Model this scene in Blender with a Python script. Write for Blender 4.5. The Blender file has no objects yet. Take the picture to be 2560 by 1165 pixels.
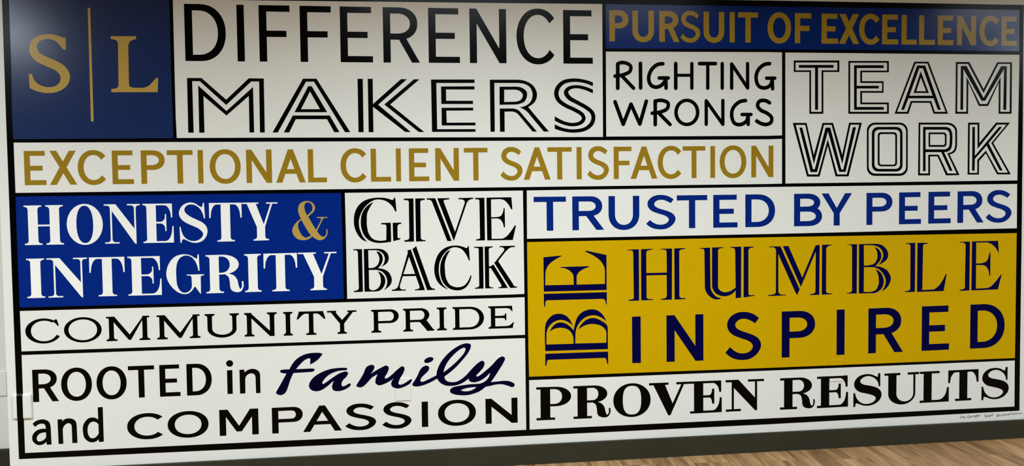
import bpy, bmesh, math, random
from mathutils import Vector, Matrix
from mathutils.geometry import delaunay_2d_cdt

scene = bpy.context.scene
COL = scene.collection

# ------------------------------------------------------------------ camera
# wall face is the plane y = 0, floor is z = 0, x = 0 is straight in front of the photographer
cam_data = bpy.data.cameras.new('camera')
cam = bpy.data.objects.new('camera', cam_data)
COL.objects.link(cam)
cam_data.sensor_width = 36.0
cam_data.lens = 34.8933
cam_data.clip_start = 0.05
cam.matrix_world = Matrix(((0.98900396, 0.01915455, -0.14664335, 0.0),
                           (-0.14741686, 0.04851248, -0.98788401, -4.8800),
                           (-0.01180844, 0.99863889, 0.05080274, 1.42030),
                           (0, 0, 0, 1)))
scene.camera = cam

# ------------------------------------------------------------------ exposure, world
scene.view_settings.view_transform = 'Standard'
scene.view_settings.look = 'None'
scene.view_settings.gamma = 1.0
scene.view_settings.exposure = 0.0
scene.view_settings.use_curve_mapping = False
world = bpy.data.worlds.new('world'); scene.world = world
world.use_nodes = True
wb = world.node_tree.nodes['Background']
wb.inputs['Color'].default_value = (0.86, 0.93, 1.0, 1)
wb.inputs['Strength'].default_value = 0.02

# ------------------------------------------------------------------ ceiling lamps of the room
def ceiling_lamp(x, y, w, h, watts, col=(1.0, 0.96, 0.90), spread=180):
    # spread below 180: a louvred troffer, shielded from flat viewing angles; 180: a bare panel
    l = bpy.data.lights.new('ceiling_lamp', 'AREA')
    l.shape = 'RECTANGLE'; l.size = w; l.size_y = h; l.energy = watts; l.color = col
    l.spread = math.radians(spread)
    o = bpy.data.objects.new('ceiling_lamp', l); COL.objects.link(o)
    o.location = (x, y, CEIL - 0.03)          # area lamps shine along -z: straight down
    return o
CEIL = 2.75
COOL = (0.89, 1.0, 1.05)
for lx, ly, sx, sy, p, spread in ((-3.0, -2.2, 1.2, 0.6, 120, 168), (0.6, -2.2, 1.2, 0.6, 84, 167), (1.8, -2.2, 1.2, 0.6, 36, 167), (5.0, -2.1, 1.2, 0.6, 86, 167),
                                  (-2.95, -4.05, 0.4, 0.4, 62, 180), (6.75, -4.5, 0.4, 0.4, 70, 180)):
    ceiling_lamp(lx, ly, sx, sy, p, COOL, spread)

# ------------------------------------------------------------------ helpers
def tag(o, label=None, cat=None, group=None, kind=None):
    if label: o['label'] = label
    if cat: o['category'] = cat
    if group: o['group'] = group
    if kind: o['kind'] = kind
    return o

def empty(name, loc, label, cat, group=None):
    o = bpy.data.objects.new(name, None); COL.objects.link(o)
    o.location = loc; o.empty_display_size = 0.05
    return tag(o, label, cat, group)

def link_mesh(name, verts, faces, mats, parent=None, fmat=None, loc=(0, 0, 0)):
    me = bpy.data.meshes.new(name)
    me.from_pydata(verts, [], faces)
    for m in (mats if isinstance(mats, (list, tuple)) else [mats]): me.materials.append(m)
    if fmat: me.polygons.foreach_set('material_index', fmat)
    me.update()
    o = bpy.data.objects.new(name, me); COL.objects.link(o)
    if parent:
        o.parent = parent
        o.matrix_parent_inverse = Matrix.Identity(4)
        o.location = loc
    else:
        o.location = loc
    return o

# ------------------------------------------------------------------ materials
def srgb(r, g, b):
    f = lambda c: (c / 12.92 if c <= 0.04045 else ((c + 0.055) / 1.055) ** 2.4)
    return (f(r / 255), f(g / 255), f(b / 255), 1)

def paint(name, rgb, rough=0.45, spec=0.5, var=0.06, tex=0.0006, scale=260):
    m = bpy.data.materials.new(name); m.use_nodes = True
    nt = m.node_tree; b = nt.nodes['Principled BSDF']
    tc = nt.nodes.new('ShaderNodeTexCoord')
    n1 = nt.nodes.new('ShaderNodeTexNoise'); n1.inputs['Scale'].default_value = 3.0; n1.inputs['Detail'].default_value = 6
    nt.links.new(tc.outputs['Object'], n1.inputs['Vector'])
    mix = nt.nodes.new('ShaderNodeMix'); mix.data_type = 'RGBA'
    c = srgb(*rgb)
    mix.inputs['A'].default_value = tuple(x * (1 - var) for x in c[:3]) + (1,)
    mix.inputs['B'].default_value = tuple(min(1, x * (1 + var)) for x in c[:3]) + (1,)
    nt.links.new(n1.outputs['Fac'], mix.inputs['Factor'])
    nt.links.new(mix.outputs['Result'], b.inputs['Base Color'])
    b.inputs['Roughness'].default_value = rough
    b.inputs['Specular IOR Level'].default_value = spec
    # faint roller stipple of a painted wall
    n2 = nt.nodes.new('ShaderNodeTexNoise'); n2.inputs['Scale'].default_value = scale; n2.inputs['Detail'].default_value = 2
    nt.links.new(tc.outputs['Object'], n2.inputs['Vector'])
    bp = nt.nodes.new('ShaderNodeBump'); bp.inputs['Strength'].default_value = 0.06; bp.inputs['Distance'].default_value = tex
    nt.links.new(n2.outputs['Fac'], bp.inputs['Height'])
    nt.links.new(bp.outputs['Normal'], b.inputs['Normal'])
    return m

M = {
    'wall': paint('white_wall_paint', (226, 227, 222), 0.25, 0.25, 0.02),
    'white_field': paint('white_mural_paint', (226, 227, 221), 0.4, 0.15, 0.02),
    'white': paint('white_letter_paint', (240, 241, 237), 0.4, 0.15, 0.02),
    'navy_field': paint('navy_panel_paint', (24, 42, 88), 0.19, 0.32, 0.10),
    'blue_field': paint('royal_blue_panel_paint', (0, 36, 124), 0.35, 0.08, 0.05),
    'blue_satin': paint('royal_blue_satin_paint', (0, 36, 108), 0.19, 0.2, 0.05),
    'blue': paint('blue_letter_paint', (0, 34, 118), 0.4, 0.08, 0.05),
    'navy': paint('navy_letter_paint', (0, 2, 60), 0.4, 0.06, 0.08),
    'ink': paint('dark_navy_letter_paint', (0, 0, 34), 0.4, 0.05, 0.05),
    'black': paint('black_paint', (3, 3, 2), 0.2, 0.07, 0.1),
    'pen': paint('black_pen', (30, 26, 24), 0.6, 0.1, 0.1),
    'gold': paint('gold_letter_paint', (150, 119, 26), 0.3, 0.12, 0.06),
    'gold_satin': paint('gold_satin_letter_paint', (158, 128, 34), 0.2, 0.2, 0.06),
    'gold_light': paint('pale_gold_letter_paint', (180, 150, 72), 0.2, 0.2, 0.08),
    'gold_field': paint('mustard_gold_panel_paint', (200, 161, 0), 0.4, 0.06, 0.05),
    'plate': paint('white_plate_plastic', (230, 230, 226), 0.3, 0.35, 0.01, 0.0001),
    'base': paint('charcoal_baseboard_paint', (51, 49, 38), 0.4, 0.2, 0.06),
    'ceiling': paint('grey_ceiling_tile', (170, 170, 166), 0.8, 0.1, 0.02),
}

def wood_floor():
    m = bpy.data.materials.new('wood_plank_floor'); m.use_nodes = True
    nt = m.node_tree; N = nt.nodes; L = nt.links; b = N['Principled BSDF']
    tc = N.new('ShaderNodeTexCoord'); mp = N.new('ShaderNodeMapping')
    mp.inputs['Rotation'].default_value = (0, 0, math.radians(95))
    L.new(tc.outputs['Object'], mp.inputs['Vector'])
    br = N.new('ShaderNodeTexBrick')       # planks: rows across x, long along y
    br.inputs['Scale'].default_value = 1.0
    br.inputs['Brick Width'].default_value = 1.2; br.inputs['Row Height'].default_value = 0.18
    br.inputs['Mortar Size'].default_value = 0.0008; br.inputs['Mortar Smooth'].default_value = 0.3
    br.inputs['Color1'].default_value = (0, 0, 0, 1); br.inputs['Color2'].default_value = (1, 1, 1, 1)
    br.inputs['Mortar'].default_value = (0.5, 0.5, 0.5, 1); br.offset = 0.37
    L.new(mp.outputs['Vector'], br.inputs['Vector'])
    # grain, stretched along the planks
    def noise(sx, sy, sc, det, dist=0.0):
        mm = N.new('ShaderNodeMapping'); mm.inputs['Scale'].default_value = (sx, sy, 1)
        L.new(mp.outputs['Vector'], mm.inputs['Vector'])
        add = N.new('ShaderNodeVectorMath'); add.operation = 'MULTIPLY_ADD'
        add.inputs[1].default_value = (7.3, 3.1, 5.7)
        L.new(br.outputs['Color'], add.inputs[0]); L.new(mm.outputs['Vector'], add.inputs[2])
        n = N.new('ShaderNodeTexNoise'); n.inputs['Scale'].default_value = sc; n.inputs['Detail'].default_value = det
        n.inputs['Distortion'].default_value = dist
        L.new(add.outputs['Vector'], n.inputs['Vector'])
        return n
    n1 = noise(0.55, 7.0, 2.2, 8, 1.2)
    r1 = N.new('ShaderNodeValToRGB'); e = r1.color_ramp.elements
    e[0].position = 0.30; e[0].color = srgb(112, 80, 48)
    e[1].position = 0.72; e[1].color = srgb(196, 163, 120)
    x = r1.color_ramp.elements.new(0.5); x.color = srgb(166, 127, 86)
    L.new(n1.outputs['Fac'], r1.inputs['Fac'])
    n2 = noise(0.55, 9.0, 4.0, 4, 0.7)
    r2 = N.new('ShaderNodeValToRGB'); e = r2.color_ramp.elements
    e[0].position = 0.27; e[0].color = (0.26, 0.20, 0.15, 1); e[1].position = 0.40; e[1].color = (1, 1, 1, 1)
    L.new(n2.outputs['Fac'], r2.inputs['Fac'])
    mu = N.new('ShaderNodeMix'); mu.data_type = 'RGBA'; mu.blend_type = 'MULTIPLY'; mu.inputs['Factor'].default_value = 0.8
    L.new(r1.outputs['Color'], mu.inputs['A']); L.new(r2.outputs['Color'], mu.inputs['B'])
    # plank to plank tone and the joints
    tone = N.new('ShaderNodeMix'); tone.data_type = 'RGBA'; tone.blend_type = 'MULTIPLY'; tone.inputs['Factor'].default_value = 1
    rt = N.new('ShaderNodeValToRGB'); rt.color_ramp.elements[0].color = (0.8, 0.76, 0.72, 1); rt.color_ramp.elements[1].color = (1.08, 1.05, 1.0, 1)
    L.new(br.outputs['Color'], rt.inputs['Fac']); L.new(mu.outputs['Result'], tone.inputs['A']); L.new(rt.outputs['Color'], tone.inputs['B'])
    jn = N.new('ShaderNodeMix'); jn.data_type = 'RGBA'
    jn.inputs['B'].default_value = srgb(60, 40, 24)
    L.new(br.outputs['Fac'], jn.inputs['Factor']); L.new(tone.outputs['Result'], jn.inputs['A'])
    L.new(jn.outputs['Result'], b.inputs['Base Color'])
    b.inputs['Roughness'].default_value = 0.5
    bp = N.new('ShaderNodeBump'); bp.inputs['Strength'].default_value = 0.3; bp.inputs['Distance'].default_value = 0.001
    L.new(n2.outputs['Fac'], bp.inputs['Height']); L.new(bp.outputs['Normal'], b.inputs['Normal'])
    return m
M['wood'] = wood_floor()

# ------------------------------------------------------------------ 2D shape algebra (millimetres on the wall)
def inside(p, poly):
    w = 0; x, y = p; n = len(poly)
    x0, y0 = poly[-1]
    for x1, y1 in poly:
        if y0 <= y:
            if y1 > y and (x1 - x0) * (y - y0) - (x - x0) * (y1 - y0) > 0: w += 1
        elif y1 <= y and (x1 - x0) * (y - y0) - (x - x0) * (y1 - y0) < 0: w -= 1
        x0, y0 = x1, y1
    return w != 0

def covered(p, ops):
    r = False
    for s, poly in ops:
        if s == '+':
            if not r and inside(p, poly): r = True
        elif s == '-':
            if r and inside(p, poly): r = False
        elif s == '&':
            if r and not inside(p, poly): r = False
    return r

def triangulate(polys):
    vs, es = [], []
    for poly in polys:
        k = len(vs); n = len(poly)
        vs += [Vector((float(a), float(b))) for a, b in poly]
        es += [(k + i, k + (i + 1) % n) for i in range(n)]
    V, _, F, *_r = delaunay_2d_cdt(vs, es, [], 0, 1e-3)
    return V, F

def slab(name, ops, mat, y0, y1, parent, org):
    """flat painted shape on the wall: front face at y1, edge back to y0 (metres)"""
    xs = [p[0] for s, q in ops for p in q]; zs = [p[1] for s, q in ops for p in q]
    ox, oz = sum(xs) / len(xs), sum(zs) / len(zs)
    ops = [(s, [(a - ox, b - oz) for a, b in q]) for s, q in ops]
    V, F = triangulate([q for s, q in ops])
    keep = []
    for f in F:
        c = (sum(V[i][0] for i in f) / len(f), sum(V[i][1] for i in f) / len(f))
        if covered(c, ops): keep.append(list(f))
    used = sorted({i for f in keep for i in f}); ix = {v: k for k, v in enumerate(used)}
    n = len(used)
    verts = [((V[i][0] + ox) / 1000 - org[0], y1, (V[i][1] + oz) / 1000 - org[2]) for i in used]
    verts += [(v[0], y0, v[2]) for v in verts]
    faces, edges = [], {}
    for f in keep:
        a, b, c = [ix[i] for i in f]
        A, B, C_ = V[f[0]], V[f[1]], V[f[2]]
        if (B[0] - A[0]) * (C_[1] - A[1]) - (C_[0] - A[0]) * (B[1] - A[1]) < 0: b, c = c, b
        faces.append((a, b, c))
        for e in ((a, b), (b, c), (c, a)): edges[e] = 1
    for (a, b) in list(edges):
        if (b, a) not in edges: faces.append((b, a, a + n, b + n))
    return link_mesh(name, verts, faces, mat, parent)

def smooth(pts, closed=True, step=7):
    """pts: (x, z, curve[, w]); runs of curve points become Catmull-Rom curves between corners"""
    n = len(pts); out = []
    rng = range(n) if closed else range(n - 1)
    for i in rng:
        p1, p2 = pts[i], pts[(i + 1) % n]
        if not (p1[2] or p2[2]):
            out.append(p1); continue
        p0 = pts[(i - 1) % n] if (closed or i > 0) else p1
        p3 = pts[(i + 2) % n] if (closed or i + 2 < n) else p2
        c1, c2 = p1[2], p2[2]
        D = lambda a, b: max(1e-6, math.hypot(a[0] - b[0], a[1] - b[1])) ** 0.5
        d1 = D(p1, p2)
        def tan(k):
            m1 = m2 = None
            if c1:
                d0 = D(p0, p1)
                m1 = (p1[k] - p0[k]) / d0 - (p2[k] - p0[k]) / (d0 + d1) + (p2[k] - p1[k]) / d1
                m1 *= d1
            if c2:
                d2 = D(p2, p3)
                m2 = (p2[k] - p1[k]) / d1 - (p3[k] - p1[k]) / (d1 + d2) + (p3[k] - p2[k]) / d2
                m2 *= d1
            ch = p2[k] - p1[k]
            if m1 is None: m1 = 1.5 * ch - 0.5 * m2
            if m2 is None: m2 = 1.5 * ch - 0.5 * m1
            return m1, m2
        ks = (0, 1) if len(p1) < 4 else (0, 1, 3)
        tg = {k: tan(k) for k in ks}
        for j in range(step):
            t = j / step; t2 = t * t; t3 = t2 * t
            q = {k: (2 * t3 - 3 * t2 + 1) * p1[k] + (t3 - 2 * t2 + t) * tg[k][0] + (-2 * t3 + 3 * t2) * p2[k] + (t3 - t2) * tg[k][1] for k in ks}
            out.append((q[0], q[1], 1, q[3]) if 3 in q else (q[0], q[1], 1))
    if not closed: out.append(pts[-1])
    return out

def ribbon(path):
    """path of (x, z, _, w) -> outline polygon"""
    L, R = [], []; n = len(path)
    for i, p in enumerate(path):
        a = path[max(0, i - 1)]; b = path[min(n - 1, i + 1)]
        dx, dz = b[0] - a[0], b[1] - a[1]; d = math.hypot(dx, dz) or 1
        nx, nz = -dz / d * p[3] / 2, dx / d * p[3] / 2
        L.append((p[0] + nx, p[1] + nz)); R.append((p[0] - nx, p[1] - nz))
    return L + R[::-1]

def disc(x, z, rx, rz=None, n=28, e=2.0):
    rz = rx if rz is None else rz
    o = []
    for k in range(n):
        a = 2 * math.pi * k / n; c, s = math.cos(a), math.sin(a)
        o.append((x + rx * math.copysign(abs(c) ** (2 / e), c), z + rz * math.copysign(abs(s) ** (2 / e), s)))
    return o

def round_stroke(pts, w):
    """pen stroke with round ends and joints"""
    p = smooth([(a, b, c, w) for a, b, c in pts], closed=False)
    ops = []
    for i in range(len(p) - 1):
        ops.append(('+', ribbon([p[i], p[i + 1]])))
    for i, q in enumerate(p):
        if i in (0, len(p) - 1) or not q[2]: ops.append(('+', disc(q[0], q[1], w / 2, n=18)))
        else: ops.append(('+', disc(q[0], q[1], w / 2, n=10)))
    return ops

def traced(src):
    ops = []; cur = None; mode = None; w = 0
    def flush():
        if cur is None: return
        if mode in '+-': ops.append((mode, [(p[0], p[1]) for p in smooth(cur)]))
        elif mode == '~': ops.append(('+', ribbon(smooth(cur, closed=False))))
        elif mode == 'o': ops.extend(round_stroke(cur, w))
    for tk in src.split():
        if tk in ('+', '-', '~') or tk[0] == 'o':
            flush(); cur = []; mode = tk[0]
            if mode == 'o': w = float(tk[1:])
        else:
            c = tk.endswith('c'); v = [float(x) for x in tk.rstrip('c').split(',')]
            cur.append((v[0], v[1], 1, v[2]) if len(v) == 3 else (v[0], v[1], 1 if c else 0))
    flush()
    return ops

# ------------------------------------------------------------------ alphabets (local mm: x 0..W, z 0..H)
def rect(x0, z0, x1, z1): return [(x0, z0), (x1, z0), (x1, z1), (x0, z1)]

def dee(x0, z0, x1, z1, rx, e=2.15, n=20):
    """straight left side, round right side"""
    rx = min(rx, x1 - x0); xa = x1 - rx; zc = (z0 + z1) / 2; rz = (z1 - z0) / 2
    o = [(x0, z0)]
    for k in range(n + 1):
        a = -math.pi / 2 + math.pi * k / n; c, s = math.cos(a), math.sin(a)
        o.append((xa + rx * abs(c) ** (2 / e), zc + rz * math.copysign(abs(s) ** (2 / e), s)))
    return o + [(x0, z1)]

def _outline(src, x0, x1, zc, zb):
    """letter outline normalised to a unit box: (x, z, on-curve flag)"""
    o = []
    for tk in src.split():
        c = tk.endswith('c'); a, b = tk.rstrip('c').split(',')
        o.append(((float(a) - x0) / (x1 - x0), (zb - float(b)) / (zb - zc)) + ((1,) if c else ()))
    return o
S_SANS = _outline('538,122 485,185 430,155c 370,132c 310,125c 240,145c 203,190c 215,230c 280,270c 390,305c 490,345c 545,390c 568,455c 545,520c 480,585c 400,622c 310,630c 210,618c 130,585c 63,533 130,467 190,515c 250,542c 310,550c 380,540c 435,505c 452,465c 430,425c 370,390c 270,358c 170,318c 110,265c 88,200c 105,135c 160,80c 240,48c 320,42c 400,52c 470,78c', 63, 568, 53, 619)
S_CLA = _outline('513,80 547,80 547,310 520,312 512,255c 480,195c 420,145c 340,122c 260,140c 205,190c 210,230c 260,265c 340,285c 430,308c 510,345c 558,400c 570,460c 550,530c 490,595c 410,632c 330,643c 250,632c 190,608c 145,590 128,600c 122,650 88,652 88,410 118,410 130,470c 170,540c 240,595c 330,610c 410,590c 465,540c 468,505c 440,475c 370,445c 290,422c 205,398c 145,360c 105,300c 100,240c 125,175c 190,115c 270,90c 350,88c 420,105c 470,132c 500,145', 86, 570, 92, 638)
S_BOD = _outline('428,45 443,45 455,285 437,287 420,215c 380,140c 320,90c 240,68c 165,90c 130,150c 150,200c 220,255c 310,300c 410,350c 470,410c 488,480c 470,560c 410,630c 330,660c 250,660c 170,630c 115,605c 85,612c 75,655 62,662 54,655 47,412 62,412 80,490c 120,570c 190,620c 270,635c 340,620c 400,575c 418,530c 400,490c 350,445c 270,405c 170,360c 85,300c 45,225c 52,160c 100,85c 170,48c 240,38c 310,58c 370,98c 410,115', 43, 489, 50, 652)

def sans(ch, W, H, P):
    s, h = P['s'], P['h']; rs = P.get('rs', s * 1.02); ov = 0.018 * H
    if ch == 'I': return [('+', rect(0, 0, W, H))]
    if ch in 'EFL':
        o = [('+', rect(0, 0, s, H))]
        if ch in 'EL': o.append(('+', rect(0, 0, W, h)))
        if ch in 'EF':
            o.append(('+', rect(0, H - h, W * (0.965 if ch == 'E' else 1), H)))
            o.append(('+', rect(0, H * .5 - h * .5 - .005 * H, W * (.845 if ch == 'E' else .885), H * .5 + h * .5 - .005 * H)))
        return o
    if ch == 'T': return [('+', rect(0, H - h, W, H)), ('+', rect(W / 2 - s / 2, 0, W / 2 + s / 2, H))]
    if ch == 'O': return [('+', disc(W / 2, H / 2, W / 2, H / 2 + ov, 56, 2.1)), ('-', disc(W / 2, H / 2, W / 2 - rs, H / 2 + ov - h * 1.02, 56, 2.1))]
    if ch == 'C':
        cx = W * .565; rx = cx; rz = H / 2 + ov
        t = rz * (1 - ((W - cx) / rx) ** 2.1) ** (1 / 2.1); k = 6
        ax = cx - W * .02
        return [('+', disc(cx, H / 2, rx, rz, 64, 2.1)), ('-', disc(cx, H / 2, rx - rs, rz - h * 1.03, 64, 2.1)),
                ('-', [(ax, H / 2), (ax + (W - ax) * k, H / 2 - t * k), (ax + (W - ax) * k, H / 2 + t * k)])]
    if ch == 'D':
        rx = min(W * .62, H * .56)
        return [('+', dee(0, 0, W, H, rx)), ('-', dee(s, h, W - rs, H - h, rx - rs * .8))]
    if ch in 'PR':
        zb = H * .415; rx = min(W * .5, (H - zb) * .62)
        Wb = W if ch == 'P' else W * P.get('rb', .945)
        o = [('+', dee(0, zb, Wb, H, rx)), ('-', dee(s, zb + h, Wb - rs, H - h, rx - rs * .75)), ('+', rect(0, 0, s, H))]
        if ch == 'R':
            xl = W * .435; lw = s
            for _ in range(8):
                k = (W - lw - xl) / zb; lw = s * .95 * math.sqrt(1 + k * k)
            u = h * .4
            o.append(('+', [(W - lw, 0), (W, 0), (xl + lw - k * u, zb + u), (xl - k * u, zb + u)]))
        return o
    if ch == 'B':
        zm = H * .525; Wt = W * .935
        return [('+', dee(0, zm - h / 2, Wt, H, W * .44)), ('-', dee(s, zm + h / 2, Wt - rs, H - h, W * .44 - rs * .8)),
                ('+', dee(0, 0, W, zm + h / 2, W * .47)), ('-', dee(s, h, W - rs, zm - h / 2, W * .47 - rs * .8))]
    if ch == 'U':
        r = min(W * .5, H * .45)
        pts = [(0, H), (s, H)]
        rz = r * 1.05
        for k in range(25):
            a = math.pi + math.pi * k / 24
            pts.append((W / 2 + (W / 2 - s) * math.copysign(abs(math.cos(a)) ** .93, math.cos(a)), rz - ov + (rz - h) * -abs(math.sin(a)) ** .93))
        pts += [(W - s, H), (W, H)]
        for k in range(25):
            a = 2 * math.pi - math.pi * k / 24
            pts.append((W / 2 + W / 2 * math.copysign(abs(math.cos(a)) ** .93, math.cos(a)), rz - ov - rz * abs(math.sin(a)) ** .93))
        return [('+', pts)]
    if ch == 'A':
        aw = s * .92; lw = s * 1.1; t0 = W / 2 - aw / 2
        L = lambda z: lw + t0 * z / H
        zi = (W / 2 - lw) / t0 * H
        z1, z2 = H * .265, H * .265 + h
        return [('+', [(0, 0), (W, 0), (W / 2 + aw / 2, H), (t0, H)]),
                ('-', [(L(z2), z2), (W - L(z2), z2), (W / 2, zi)]), ('-', [(L(0), -1), (W - L(0), -1), (W - L(z1), z1), (L(z1), z1)])]
    if ch == 'X':
        lw = s * 1.18; i = W * .02
        return [('+', [(0, 0), (lw, 0), (W - i, H), (W - i - lw, H)]), ('+', [(W, 0), (W - lw, 0), (i, H), (i + lw, H)])]
    if ch == 'Y':
        lw = s * 1.14
        return [('+', [(0, H), (lw, H), (W / 2, H * .545), (W - lw, H), (W, H), (W / 2 + s / 2, H * .385), (W / 2 + s / 2, 0), (W / 2 - s / 2, 0), (W / 2 - s / 2, H * .385)])]
    if ch == 'N':
        d = s * .98
        lo, hi = 0.2, 20
        for _ in range(50):                     # slope that gives the diagonal the stem's weight
            k = (lo + hi) / 2
            if (H - k * (W - 2 * d)) / math.sqrt(1 + k * k) > s: lo = k
            else: hi = k
        zr = H - k * (W - s - d)
        return [('+', [(0, 0), (0, H), (d, H), (W - s, zr), (W - s, H), (W, H), (W, 0), (W - d, 0), (s, H - zr), (s, 0)])]
    if ch == 'M':
        d = s * 1.28; f = s * .4; zv = H * .145
        return [('+', [(0, 0), (0, H), (d, H), (W / 2, H * .36), (W - d, H), (W, H), (W, 0), (W - s, 0), (W - s, H * .70), (W / 2 + f, zv), (W / 2 - f, zv), (s, H * .72), (s, 0)])]
    if ch == 'S': return [('+', curve_poly([(p[0] * W, p[1] * H) + tuple(p[2:]) for p in S_SANS]))]
    raise KeyError(ch)

def curve_poly(pts):
    return [(p[0], p[1]) for p in smooth([(p[0], p[1], 1 if len(p) > 2 else 0) for p in pts])]

def serif(ch, W, H, P, kind):
    s, hl, t, sl, br = P['s'], P['hl'], P['t'], P['sl'], P['br']
    ov = .02 * H
    def stem(x0, x1, bl=0, b_r=0, tl=0, tr=0, z0=0, z1=None):
        z1 = H if z1 is None else z1
        o = [('+', rect(x0, z0, x1, z1))]
        for l, r, zz, d in ((bl, b_r, z0, 1), (tl, tr, z1, -1)):
            if not (l or r): continue
            o.append(('+', rect(x0 - l, min(zz, zz + d * t), x1 + r, max(zz, zz + d * t))))
            if br:
                for xx, ln, sg in ((x0, l, -1), (x1, r, 1)):
                    if not ln: continue
                    bx = min(ln * .8, br * 1.3); bz = br * 1.25
                    arc = [(xx + sg * (bx - bx * math.cos(a)), zz + d * (t + bz - bz * math.sin(a))) for a in [math.pi / 2 * k / 6 for k in range(7)]]
                    o.append(('+', [(xx - sg * .5, zz + d * t * .5)] + [(xx - sg * .5, zz + d * (t + bz))] + arc + [(xx + sg * bx, zz + d * t * .5)]))
        return o
    def beak(xr, zi, d, ln, wd, tip, slant=0):
        """pointed end of an arm; zi inner edge of arm, d=-1 hangs down, +1 stands up"""
        z2 = zi + d * ln
        c = curve_poly([(xr, zi - d * hl * .5), (xr + slant, z2), (xr + slant - tip, z2), (xr - tip - wd * .16, zi + d * ln * .42, 1), (xr - tip - wd * .5, zi + d * ln * .09, 1), (xr - wd, zi), (xr - wd, zi - d * hl * .5)])
        return [('+', c)]
    def mirror(ops): return [(g, [(W - a, b) for a, b in q]) for g, q in ops]
    if ch == 'H': return stem(sl, sl + s, sl, sl, sl, sl) + stem(W - sl - s, W - sl, sl, sl, sl, sl) + [('+', rect(sl + s, H * .49 - hl / 2, W - sl - s, H * .49 + hl / 2))]
    if ch == 'I': return stem((W - s) / 2, (W + s) / 2, (W - s) / 2, (W - s) / 2, (W - s) / 2, (W - s) / 2)
    if ch == 'O':
        sd = s * (1.0 if kind != 'cop' else .93)
        e = {'bod': 2.0, 'cla': 2.05, 'cop': 2.0}[kind]
        return [('+', disc(W / 2, H / 2, W / 2, H / 2 + ov, 56, e)), ('-', disc(W / 2, H / 2, W / 2 - sd, H / 2 + ov - hl * (1.1 if kind != 'cop' else .95), 56, {'bod': 2.25, 'cla': 2.6, 'cop': 2.05}[kind]))]
    if ch == 'N':
        sw = s if kind == 'cop' else hl
        xl = {'bod': .165 * W, 'cla': .157 * W, 'cop': sl * 1.0}[kind]
        xr = {'bod': .832 * W, 'cla': .762 * W, 'cop': W - sl - sw}[kind]
        d = {'bod': .32, 'cla': .335, 'cop': .19}[kind] * W
        zr = {'bod': .37, 'cla': .41, 'cop': .23}[kind] * H
        zl = {'bod': .83, 'cla': .745, 'cop': .76}[kind] * H
        bw = {'bod': xl, 'cla': xl, 'cop': sl}[kind]
        o = stem(xl, xl + sw, min(bw, sl * 1.5), sl * (1.8 if kind != 'cop' else 1.0), 0, 0)
        o += stem(xr, xr + sw, 0, 0, sl * (1.8 if kind != 'cop' else 1.0), W - xr - sw)
        o += [('+', rect(0, H - t, d, H)), ('+', [(xl, H), (d, H), (xr + .1, zr), (xr + sw, zr), (xr + sw, 0 if kind != 'bod' else -ov), (xr - (0 if kind != 'cla' else -sw * .1), 0), (xl + sw, zl), (xl, zl + sw * .6)])]
        if br: o.append(('+', curve_poly([(xl - br * 1.4, H - t), (xl - br * .4, H - t - br * .35, 1), (xl, H - t - br * 1.3), (xl + 1, H - t)])))
        return o
    if ch in 'EL':
        o = stem(sl, sl + s, sl, 0, sl, 0 if ch == 'E' else W * .27)
        up = {'bod': .42, 'cla': .47, 'cop': .27}[kind] * H - hl
        tip = {'bod': hl * .7, 'cla': hl * .9, 'cop': hl * .35}[kind]
        sla = {'bod': 0, 'cla': 0, 'cop': W * .05}[kind]
        o += [('+', rect(sl, 0, W - sla, hl))] + beak(W - sla, hl, 1, up, W * (.27 if ch == 'E' else .36), tip, sla)
        if ch == 'E':
            Wt = W * {'bod': .965, 'cla': .985, 'cop': .93}[kind]
            o += [('+', rect(sl, H - hl, Wt, H))] + beak(Wt, H - hl, -1, {'bod': .36, 'cla': .36, 'cop': .25}[kind] * H - hl, W * .25, tip, sla * .35)
            xm = W * {'bod': .765, 'cla': .765, 'cop': .70}[kind]; hm = {'bod': .215, 'cla': .235, 'cop': .155}[kind] * H; zm = H * .515
            tb = {'bod': hl * .75, 'cla': hl * 1.0, 'cop': hl * .6}[kind]
            o += [('+', rect(sl, zm - hl * .5, xm, zm + hl * .5)), ('+', curve_poly([(xm, zm - hm), (xm, zm + hm), (xm - tb, zm + hm), (xm - tb * 1.3, zm + hm * .45, 1), (xm - W * .13, zm + hl * .5 + hm * .06, 1), (xm - W * .21, zm + hl * .45), (xm - W * .21, zm - hl * .45), (xm - W * .13, zm - hl * .5 - hm * .06, 1), (xm - tb * 1.3, zm - hm * .45, 1), (xm - tb, zm - hm)]))]
        return o
    if ch == 'T':
        sla = {'bod': 0, 'cla': 0, 'cop': W * .075}[kind]
        r = W * {'bod': .24, 'cla': .27, 'cop': .165}[kind]
        o = stem((W - s) / 2, (W + s) / 2, r - s * .0 if False else sl * 1.1, sl * 1.1)
        o += [('+', rect(sla, H - hl, W - sla, H))]
        b = beak(W - sla, H - hl, -1, {'bod': .39, 'cla': .41, 'cop': .33}[kind] * H - hl, W * .22, {'bod': hl * .8, 'cla': hl * .9, 'cop': hl * .7}[kind], sla)
        o += b + mirror(b)
        return o
    if ch == 'Y':
        if kind == 'cop': a = dict(ls=.31, d0=.085, d1=.245, jl=.42, jz=.44, vi=.505, vz=.60, st0=.43, st1=.575, rs=.69, t0=.80, t1=.925)
        else: a = dict(ls=.465, d0=.12, d1=.375, jl=.405, jz=.355, vi=.60, vz=.425, st0=.405, st1=.635, rs=.68, t0=.815, t1=.865)
        o = [('+', [(a['d0'] * W, H), (a['d1'] * W, H), (a['vi'] * W, a['vz'] * H), (a['t0'] * W, H), (a['t1'] * W, H), (a['st1'] * W, a['jz'] * H), (a['st1'] * W, 0), (a['st0'] * W, 0), (a['st0'] * W, a['jz'] * H)])]
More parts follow.
